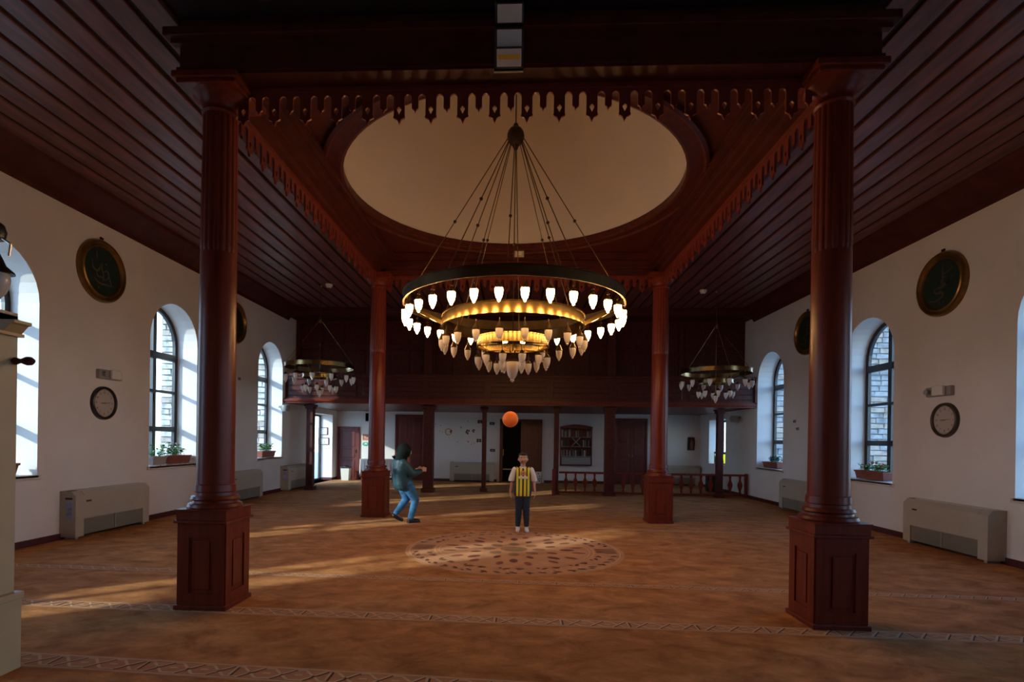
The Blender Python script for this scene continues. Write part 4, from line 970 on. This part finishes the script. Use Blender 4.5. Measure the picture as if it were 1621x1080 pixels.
# bookcase hung on the wall
t = thing('bookcase', 'dark wall-hung bookcase with an arched top and small diamond cubbies', 'bookcase', (2.13, YB, .66))
W2, H2, D2 = .57, 1.46, .26
mb = MB(); mb.box(-W2, -W2 + .03, -D2, 0, 0, 1.38); mb.box(W2 - .03, W2, -D2, 0, 0, 1.38); mb.box(-W2, W2, -D2, 0, 0, .03); mb.box(-W2, W2, -.02, 0, 0, 1.38); mb.build('carcass', 'wood_door', t, local=True)
pts = [(-W2 - .02, 1.36)] + [(-W2 + 2 * W2 * i / 12, 1.42 + .08 * math.sin(PI * i / 12)) for i in range(13)] + [(W2 + .02, 1.36)]
MB().prism([(x, -D2 - .01, z) for x, z in pts], (0, D2, 0)).build('arched_top', 'wood_door', t, local=True)
for z in (.33, .68, 1.03): MB().box(-W2 + .03, W2 - .03, -D2 + .01, -.02, z, z + .02).build('shelf', 'plastic_grey', t, local=True)
for x in (-.19, .19): MB().box(x - .01, x + .01, -D2 + .01, -.02, .35, 1.38).build('divider', 'wood_door', t, local=True)
MB().box(-.008, .008, -D2, -D2 + .02, .03, .33).build('door_gap', 'plastic_grey', t, local=True)
MB().box(-W2 + .05, -.01, -D2, -D2 + .01, .05, .31).build('glass_door', 'plastic_grey', t, local=True); MB().box(.01, W2 - .05, -D2, -D2 + .01, .05, .31).build('glass_door', 'plastic_grey', t, local=True)
for s_ in (-1, 1):
    MB().prism([(s_ * .16, -D2 + .005, .72), (s_ * .13, -D2 + .005, .72), (-s_ * .16, -D2 + .005, 1.01), (-s_ * .13, -D2 + .005, 1.01)], (0, .2, 0)).build('cross_divider', 'plastic_grey', t, local=True)
ORD = 'first second third fourth fifth sixth seventh eighth ninth tenth eleventh twelfth thirteenth fourteenth'.split()
def books(x0, x1, z, y, shelf):
    x = x0; k = 0
    hues = ['dark red', 'dark green', 'tan', 'navy', 'pale']; ms = ['book_a', 'book_b', 'book_c', 'book_d', 'book_e']
    while x < x1 - .03:
        i = R.randrange(5); w_ = R.uniform(.028, .045); h = R.uniform(.20, .27)
        b_ = MB(); b_.box(0, w_, -.17, 0, 0, h, .002); o = b_.build('book', ms[i], local=True); o.location = (x, y, z)
        k += 1; tag(o, '%s %s book from the door end, %s of bookcase' % (ORD[k - 1], hues[i], shelf), 'book', 'books in the wall bookcase'); x += w_ + .0015
for z, nm in ((.70, 'middle shelf'), (1.05, 'top shelf'), (.35, 'lower shelf')):
    books(2.13 - W2 + .035, 2.13 - .205, .66 + z, YB - .03, nm + ', bay nearer the doorway'); books(2.13 + .205, 2.13 + W2 - .035, .66 + z, YB - .03, nm + ', bay farther from doorway')
    if z != .70: books(2.13 - .175, 2.13 + .175, .66 + z, YB - .03, nm + ', middle bay')
# fire extinguisher in a dark bracket on the right end
t = thing('fire_extinguisher', 'dark red fire extinguisher on the back wall near the fish tank window', 'extinguisher', (6.30, YB, 1.28))
MB().box(-.13, .13, -.012, 0, 0, .48, .003).build('back_plate', 'clock_rim_brown', t, local=True)
MB().lathe([(.001, .02), (.07, .03), (.075, .06), (.075, .33), (.05, .39), (.025, .41)], 20, (0, -.10, 0)).build('cylinder', 'extinguisher', t, smooth=True, local=True)
MB().box(-.05, .03, -.13, -.07, .41, .45, .006).path([(.0, -.1, .43), (.09, -.13, .40), (.09, -.13, .15)], .012).build('valve', 'plastic_black', t, local=True)
# speakers and cameras
def speaker(x, y, z, s_, label, rz=0):
    t = thing('wall_speaker', label, 'speaker', (x, y, z), rz, group='small black speakers under the balcony')
    MB().prism([(-.09, -.24, -.14), (.09, -.24, -.14), (.12, -.06, -.14), (-.12, -.06, -.14)], (0, .0, .30)).build('cabinet', 'plastic_black', t, local=True)
    MB().box(-.02, .02, -.07, 0, -.02, .02).build('bracket', 'plastic_grey', t, local=True)
    MB().box(-.075, .075, -.246, -.240, -.12, .14, .002).build('grille', 'hood_dark', t, local=True)
speaker(-5.55, YB, 2.32, 1, 'black wall speaker right behind the far column by the hooded person'); speaker(5.25, YB, 2.38, 1, 'black wall speaker behind the far column by the balustrade')
def camera_box(x, y, z, s_, label):
    t = thing('wall_camera', label, 'fan', (x, y, z), group='round wall units below the balcony')
    mt = on_wall(x, s_)
    MB().lathe([(.03, 0), (.03, .12), (.001, .12)], 14).xf(mt).build('arm', 'plastic_grey', t, local=True)
    MB().lathe([(.001, -.10), (.10, -.09), (.13, 0), (.11, .08), (.001, .10)], 20).xf(Matrix.Translation((s_ * .2, -.03, -.04))).build('head', 'plastic_grey', t, smooth=True, local=True)
camera_box(XL, 15.2, 2.42, 1, 'grey round wall camera under the balcony edge, sunlit window side'); camera_box(XR, 16.6, 2.34, -1, 'grey round wall camera under the balcony edge, shaded window side')
for x, y, lab in ((-4.68, 13.2, 'white smoke detector on the ceiling next to the unlit chandelier, sunlit side'), (4.52, 13.7, 'white smoke detector on the ceiling next to the unlit chandelier, shaded side')):
    t = thing('smoke_detector', lab, 'smoke detector', (x, y, HC - .012), group='ceiling smoke detectors')
    MB().lathe([(.001, -.09), (.05, -.085), (.075, -.05), (.085, -.03), (.085, 0)], 20).build('body', 'plastic_white', t, smooth=True, local=True); MB().lathe([(.001, -.10), (.02, -.098), (.025, -.088)], 10).build('sensor', 'plastic_black', t, local=True)
t = thing('junction_box', 'small cream box at the far rim of the dome', 'box', (-.03, 10.32, DZC - .0)); MB().box(-.10, .10, -.03, .05, -.10, 0, .006).build('housing', 'cream_paint', t, local=True); MB().box(-.06, .06, -.034, -.03, -.08, -.02).build('cover', 'plastic_white', t, local=True)
for (x, y, z, s_, lab) in ((XL, 12.95, 2.97, 1, 'small white sensor box on the wall behind the near column'), (XR, 13.4, 2.12, -1, 'small white switch plate on the shaded wall'), (XR, 13.25, 1.94, -1, 'white coat-hook rail on the shaded wall')):
    t = thing('wall_fitting', lab, 'fitting', (x, y, z)); mt = on_wall(x, s_)
    mb = MB(); mb.box(-.05, .05, -.035, .035, 0, .025, .004); mb.xf(mt); mb.build('plate', 'plastic_grey', t, local=True); mb = MB(); mb.box(-.02, .02, -.015, .015, .025, .035, .003); mb.xf(mt); mb.build('knob', 'plastic_black', t, local=True)
# fish tank
t = thing('fish_tank', 'small glowing yellow-green fish tank on the far window sill', 'fish tank', (6.82, 18.55, RWIN[2]))
MB().box(-.13, .13, -.38, .38, 0, .04, .004).build('base', 'plastic_black', t, local=True); MB().box(-.135, .135, -.385, .385, .34, .41, .006).build('hood', 'plastic_black', t, local=True)
MB().box(-.10, .12, -.36, .36, .04, .34).build('lit_water', 'fish_light', t, local=True)
mb = MB()
for k in range(6):
    y = -.3 + k * .12; mb.prism([(-.125, y, .05), (-.125, y + .05, .05), (-.125, y + .03, .05 + R.uniform(.08, .22))], (.02, 0, 0))
for k in range(5):
    y = -.3 + k * .12; mb.prism([(-.20 + .08, -.37, .05), (-.08, -.37, .05), (-.10, -.37, .2)], (0, .012, 0))
mb.build('water_plants', 'water_dark', t, local=True, kind='stuff')
for x, y in ((-.125, -.37), (-.125, .37), (.125, -.37), (.125, .37)): MB().box(x - .008, x + .008, y - .008, y + .008, .03, .35).build('corner_bar', 'plastic_black', t, local=True)
# patterned bag on the floor by the centre door
t = thing('tote_bag', 'small black and white patterned bag on the floor by the centre door', 'bag', (.76, 19.9, 0))
MB().prism([(-.10, -.05, 0), (.10, -.05, 0), (.12, -.06, .42), (-.09, -.06, .42)], (0, .11, 0)).build('body', 'paper', t, local=True)
mb = MB()
for k in range(10): x = R.uniform(-.07, .06); z = R.uniform(.04, .36); mb.box(x, x + .035, -.063, -.05, z, z + .04)
mb.build('pattern', 'plastic_black', t, local=True, kind='stuff'); MB().path([(-.05, 0, .42), (-.03, 0, .50), (.04, 0, .50), (.06, 0, .42)], .006).build('handle', 'plastic_black', t, local=True)
t = thing('black_case', 'black upright case standing behind the end of the balustrade', 'case', (6.15, 17.6, 0)); MB().box(-.16, .16, -.12, .12, .03, .55, .02).build('body', 'plastic_black', t, local=True); MB().box(-.06, .06, -.012, .012, .55, .60, .008).build('handle', 'plastic_grey', t, local=True)
for x, y in ((-.12, -.09), (.12, -.09), (-.12, .09), (.12, .09)): MB().ball((x, y, .02), .02, 1).build('foot', 'plastic_grey', t, local=True)

# floodlights on a rail in front of the near beam
t = thing('floodlight_rack', 'black vertical rack with three square floodlights at the top centre', 'lights', (-.12, 4.62, 4.80))
MB().box(-.125, .125, 0.02, .05, -.07, .545, .004).build('rail', 'plastic_black', t, local=True)
for z, mt in ((.38, 'flood_white'), (.17, 'flood_grey'), (.01, 'flood_white')):
    tilt = Matrix.Translation((0, -.03, z)) @ Matrix.Rotation(math.radians(38), 4, 'X')
    f = MB(); f.box(-.12, .12, -.03, .03, -.075, .075, .008); f.xf(tilt); f = f.build('floodlight', 'plastic_black', t, local=True)
    g_ = MB(); g_.box(-.10, .105, -.038, -.029, -.062, .062, .003); g_.xf(tilt); g_.build('front_glass', mt, f, local=True)
    if z < .1: g_ = MB(); g_.box(-.09, .095, -.042, -.037, -.012, .022); g_.xf(tilt); g_.build('light_strip', 'flood_yellow', f, local=True)

# ------------------------------------------------------------------ people and ball
def remesh(mb, name, m_, parent, vox=.008, smooth_it=2):
    me = bpy.data.meshes.new(name); mb.bm.to_mesh(me); mb.bm.free()
    o = bpy.data.objects.new(name, me); C.objects.link(o)
    md = o.modifiers.new('r', 'REMESH'); md.mode = 'VOXEL'; md.voxel_size = vox; md.use_smooth_shade = True
    s_ = o.modifiers.new('s', 'SMOOTH'); s_.iterations = smooth_it; s_.factor = .5
    dg = bpy.context.evaluated_depsgraph_get(); me2 = bpy.data.meshes.new_from_object(o.evaluated_get(dg)); bpy.data.objects.remove(o)
    me2.materials.clear(); me2.materials.append(M[m_] if isinstance(m_, str) else m_)
    for p in me2.polygons: p.use_smooth = True
    o = bpy.data.objects.new(name, me2); C.objects.link(o); o.parent = parent; return o
def cap(mb, p0, p1, r0, r1): mb.tube(p0, p1, r0, r1, 14); mb.ball(p0, r0, 2); mb.ball(p1, r1, 2)
def chain(mb, pts):
    for (p0, r0), (p1, r1) in zip(pts, pts[1:]): cap(mb, p0, p1, r0, r1)
def hand(mb, wrist, d, side, n, s_=1.0, curl=.25):
    """d: finger direction, side: thumb side, n: palm normal"""
    d = Vector(d).normalized(); side = Vector(side).normalized(); n = Vector(n).normalized(); w_ = Vector(wrist)
    for k in (-1.5, -.5, .5, 1.5): cap(mb, w_ + side * k * .008 * s_, w_ + d * .062 * s_ + side * k * .0165 * s_, .011 * s_, .0105 * s_)
    for k, ln_ in ((-1.5, .045), (-.5, .058), (.5, .063), (1.5, .056)):
        a = w_ + d * .066 * s_ + side * k * .0185 * s_; dd = (d + side * k * .09 + n * curl).normalized(); b_ = a + dd * ln_ * .5 * s_; e = (dd + n * curl * 1.6).normalized(); c_ = b_ + e * ln_ * .5 * s_
        chain(mb, [(a, .0085 * s_), (b_, .0078 * s_), (c_, .0066 * s_)])
    a = w_ + d * .02 * s_ + side * .022 * s_; b_ = a + (d * .6 + side * .75 + n * .2).normalized() * .032 * s_; c_ = b_ + (d * .95 + side * .3 + n * .25).normalized() * .026 * s_
    chain(mb, [(a, .0115 * s_), (b_, .0095 * s_), (c_, .008 * s_)])

# boy in striped shirt, facing the camera
boy = thing('person', 'child in yellow and navy striped shirt with white sleeves, standing in socks facing the camera', 'person', (0.10, 9.42, 0), .03)
b = MB()
for s_ in (-1, 1):
    chain(b, [((s_ * .060, 0, .70), .075), ((s_ * .066, -.005, .38), .048), ((s_ * .072, .012, .26), .044), ((s_ * .074, .02, .08), .028)])
    chain(b, [((s_ * .074, .02, .045), .032), ((s_ * .080, -.09, .03), .030)])
    chain(b, [((s_ * .128, .0, 1.075), .045), ((s_ * .185, .01, .875), .032), ((s_ * .207, -.015, .70), .021)])
    hand(b, (s_ * .209, -.018, .69), (s_ * .03, -.08, -1), (-s_ * .25, -1, 0), (-s_, .1, 0), .86)
chain(b, [((0, 0, .73), .10), ((0, 0, .86), .092), ((0, 0, 1.0), .10)])
for s_ in (-1, 1): chain(b, [((s_ * .045, 0, .74), .085), ((s_ * .045, 0, .9), .078), ((s_ * .06, 0, 1.03), .075), ((s_ * .11, 0, 1.085), .04)])
chain(b, [((0, .005, 1.05), .055), ((0, 0, 1.165), .042)])
b.ball((0, .008, 1.270), .084, 3, (.93, 1.08, 1.16)); b.ball((0, -.012, 1.225), .062, 3, (.95, .95, 1.0)); b.ball((0, -.035, 1.190), .026, 2, (1.2, 1, .8))
chain(b, [((0, -.086, 1.262), .008), ((0, -.098, 1.235), .013)])
for s_ in (-1, 1):
    b.ball((s_ * .014, -.088, 1.230), .009, 2); b.ball((s_ * .082, .01, 1.248), .022, 2, (.4, .8, 1.25)); b.ball((s_ * .042, -.055, 1.228), .026, 2)
remesh(b, 'body', 'skin', boy, .0062, 2)
b = MB(); b.ball((0, .018, 1.292), .090, 3, (.95, 1.07, 1.02)); b.ball((0, -.052, 1.338), .035, 2, (1.7, 1.0, .7))
h = remesh(b, 'hair', 'hair', boy, .007, 1)
# clear the hair off the face
bmh = bmesh.new(); bmh.from_mesh(h.data); bmesh.ops.delete(bmh, geom=[v for v in bmh.verts if v.co.y < -.035 and v.co.z < 1.322 or v.co.z < 1.235 or (v.co.y < .0 and v.co.z < 1.27)], context='VERTS'); bmh.to_mesh(h.data); bmh.free()
for s_ in (-1, 1):
    e = MB().ball((s_ * .031, -.0735, 1.262), .0125, 2, (1.15, .8, .8)).build('eye', 'eye_white', boy, smooth=True, local=True); MB().ball((s_ * .031, -.083, 1.262), .006, 2, (1, .5, 1)).build('iris', 'hair', e, smooth=True, local=True)
    MB().path([(s_ * .016, -.086, 1.284), (s_ * .032, -.084, 1.289), (s_ * .048, -.074, 1.283)], .0035).build('eyebrow', 'hair', boy, local=True)
MB().ball((0, -.083, 1.203), .018, 2, (1.1, .35, .33)).build('lips', 'lip', boy, smooth=True, local=True)
# striped shirt material, stripes woven in the cloth
m = bpy.data.materials.new('striped_shirt'); m.use_nodes = True; M['striped_shirt'] = m
n = m.node_tree.nodes; l = m.node_tree.links; bs = n['Principled BSDF']; bs.inputs['Roughness'].default_value = .8
tcn = n.new('ShaderNodeTexCoord'); sx = n.new('ShaderNodeSeparateXYZ'); l.new(tcn.outputs['Object'], sx.inputs[0])
ab = n.new('ShaderNodeMath'); ab.operation = 'ABSOLUTE'; l.new(sx.outputs[0], ab.inputs[0]); mu = n.new('ShaderNodeMath'); mu.operation = 'MULTIPLY'; mu.inputs[1].default_value = 5.0; l.new(ab.outputs[0], mu.inputs[0])
cr = n.new('ShaderNodeValToRGB'); cr.color_ramp.interpolation = 'CONSTANT'; Y_ = (.75, .66, .03, 1); N_ = (.022, .022, .05, 1)
cr.color_ramp.elements[0].position = 0; cr.color_ramp.elements[0].color = N_; cr.color_ramp.elements[1].position = .07; cr.color_ramp.elements[1].color = Y_
for p_, c_ in ((.27, N_), (.38, Y_), (.56, N_)): e = cr.color_ramp.elements.new(p_); e.color = c_
l.new(mu.outputs[0], cr.inputs[0]); l.new(cr.outputs[0], bs.inputs['Base Color'])
b = MB()
chain(b, [((0, 0, .67), .112), ((0, 0, .80), .108), ((0, 0, .95), .106), ((0, .005, 1.05), .085)])
for s_ in (-1, 1): chain(b, [((s_ * .055, 0, .67), .102), ((s_ * .048, 0, .85), .089), ((s_ * .062, 0, 1.02), .084), ((s_ * .125, 0, 1.085), .045)])
sh = remesh(b, 'shirt', 'striped_shirt', boy, .0085, 2)
bmh = bmesh.new(); bmh.from_mesh(sh.data); bmesh.ops.delete(bmh, geom=[v for v in bmh.verts if v.co.z < .62], context='VERTS'); bmh.to_mesh(sh.data); bmh.free()
for s_ in (-1, 1):
    b = MB(); chain(b, [((s_ * .135, 0, 1.07), .056), ((s_ * .175, .008, .96), .058), ((s_ * .192, .01, .90), .060)]); sl_ = remesh(b, 'sleeve', 'cotton_white', boy, .008, 2)
    bmh = bmesh.new(); bmh.from_mesh(sl_.data); bmesh.ops.delete(bmh, geom=[v for v in bmh.verts if v.co.z < .875], context='VERTS'); bmh.to_mesh(sl_.data); bmh.free()
MB().lathe([(.050, 1.118), (.060, 1.125), (.062, 1.115), (.058, 1.10), (.048, 1.108)], 24, close=True).build('collar', 'cotton_white', boy, smooth=True, local=True)
MB().box(-.075, .075, -.116, -.104, .925, .965, .004).build('chest_print', 'cotton_white', boy, local=True)
MB().box(-.013, .013, -.116, -.098, 1.005, 1.035, .003).build('badge', 'red_print', boy, local=True)
b = MB()
for s_ in (-1, 1): chain(b, [((s_ * .052, 0, .68), .082), ((s_ * .064, -.003, .40), .060), ((s_ * .070, .012, .26), .055), ((s_ * .074, .02, .115), .044)])
chain(b, [((-.04, 0, .69), .088), ((.04, 0, .69), .088)])
remesh(b, 'trousers', 'denim_dark', boy, .0085, 2)
for s_ in (-1, 1):
    b = MB(); chain(b, [((s_ * .074, .02, .12), .034), ((s_ * .074, .022, .042), .037), ((s_ * .080, -.05, .035), .035), ((s_ * .083, -.105, .030), .028)]); remesh(b, 'sock', 'cotton_white', boy, .007, 2)

# hooded youth, seen from behind, knees bent, hands held out
man = thing('person', 'hooded person in dark teal jacket and blue jeans, knees bent, hands out to catch', 'person', (-2.03, 10.2, 0), math.radians(38))
b = MB()
chain(b, [((-.08, -.08, .74), .085), ((.09, -.09, .43), .058), ((.05, -.09, .28), .05), ((-.01, -.09, .09), .036)]); chain(b, [((-.01, -.09, .05), .036), ((.13, -.09, .035), .032)])
chain(b, [((-.10, .08, .74), .085), ((.0, .10, .44), .058), ((-.10, .11, .30), .05), ((-.21, .12, .17), .036)]); chain(b, [((-.22, .12, .14), .036), ((-.11, .12, .07), .03)])
chain(b, [((-.10, 0, .76), .12), ((-.16, 0, .95), .115), ((-.19, 0, 1.10), .11), ((-.16, 0, 1.18), .07), ((-.12, 0, 1.26), .05)])
for s_ in (-1, 1):
    chain(b, [((-.19, s_ * .15, 1.13), .06), ((-.04, s_ * .22, .93), .045), ((.21, s_ * .12, .98), .032)])
    hand(b, (.215, s_ * .118, .985), (1, -s_ * .35, .12), (0, -s_ * .15, 1), (0, -s_, 0), 1.08, .2)
b.ball((-.10, 0, 1.34), .095, 3, (1.0, .9, 1.15)); b.ball((-.03, 0, 1.31), .06, 2); chain(b, [((.0, 0, 1.34), .009), ((.015, 0, 1.315), .014)])
remesh(b, 'body', 'skin', man, .0068, 2)
b = MB(); chain(b, [((-.09, 0, .70), .165), ((-.14, 0, .86), .16), ((-.18, 0, 1.02), .155), ((-.18, 0, 1.13), .12)])
for s_ in (-1, 1): chain(b, [((-.17, s_ * .06, .72), .13), ((-.18, s_ * .07, 1.0), .125), ((-.19, s_ * .14, 1.12), .085), ((-.04, s_ * .22, .93), .072), ((.16, s_ * .135, .97), .050)])
jk = remesh(b, 'jacket', 'jacket_teal', man, .011, 3)
bmh = bmesh.new(); bmh.from_mesh(jk.data); bmesh.ops.delete(bmh, geom=[v for v in bmh.verts if v.co.z < .63], context='VERTS'); bmh.to_mesh(jk.data); bmh.free()
b = MB(); b.ball((-.115, 0, 1.35), .135, 3, (1.0, .98, 1.08)); chain(b, [((-.15, 0, 1.28), .115), ((-.18, 0, 1.17), .11)]); hd = remesh(b, 'hood', 'hood_dark', man, .010, 2)
bmh = bmesh.new(); bmh.from_mesh(hd.data); bmesh.ops.delete(bmh, geom=[v for v in bmh.verts if v.co.x > -.005], context='VERTS'); bmh.to_mesh(hd.data); bmh.free()
b = MB()
chain(b, [((-.08, -.08, .72), .115), ((.09, -.09, .43), .075), ((.05, -.09, .28), .068), ((.0, -.09, .10), .058)])
chain(b, [((-.10, .08, .72), .115), ((.0, .10, .44), .075), ((-.10, .11, .30), .068), ((-.20, .12, .18), .056)]); chain(b, [((-.10, -.06, .74), .12), ((-.10, .06, .74), .12)])
remesh(b, 'jeans', 'denim_blue', man, .010, 2)
b = MB(); chain(b, [((-.03, -.09, .05), .046), ((.08, -.09, .04), .042), ((.16, -.09, .032), .034)]); b.box(-.07, .19, -.13, -.05, .0, .02); remesh(b, 'shoe', 'shoe_black', man, .009, 1)
b = MB(); chain(b, [((-.24, .12, .13), .046), ((-.15, .12, .075), .042), ((-.08, .12, .035), .034)]); remesh(b, 'shoe', 'shoe_black', man, .009, 1)

ball = MB(); ball.ball((0, 0, 0), .122, 5); ball = ball.build('ball', 'ball_orange', smooth=True, local=True); ball.location = (-.115, 8.35, 1.90)
tag(ball, 'plain bright orange ball in mid-air above the child', 'ball')
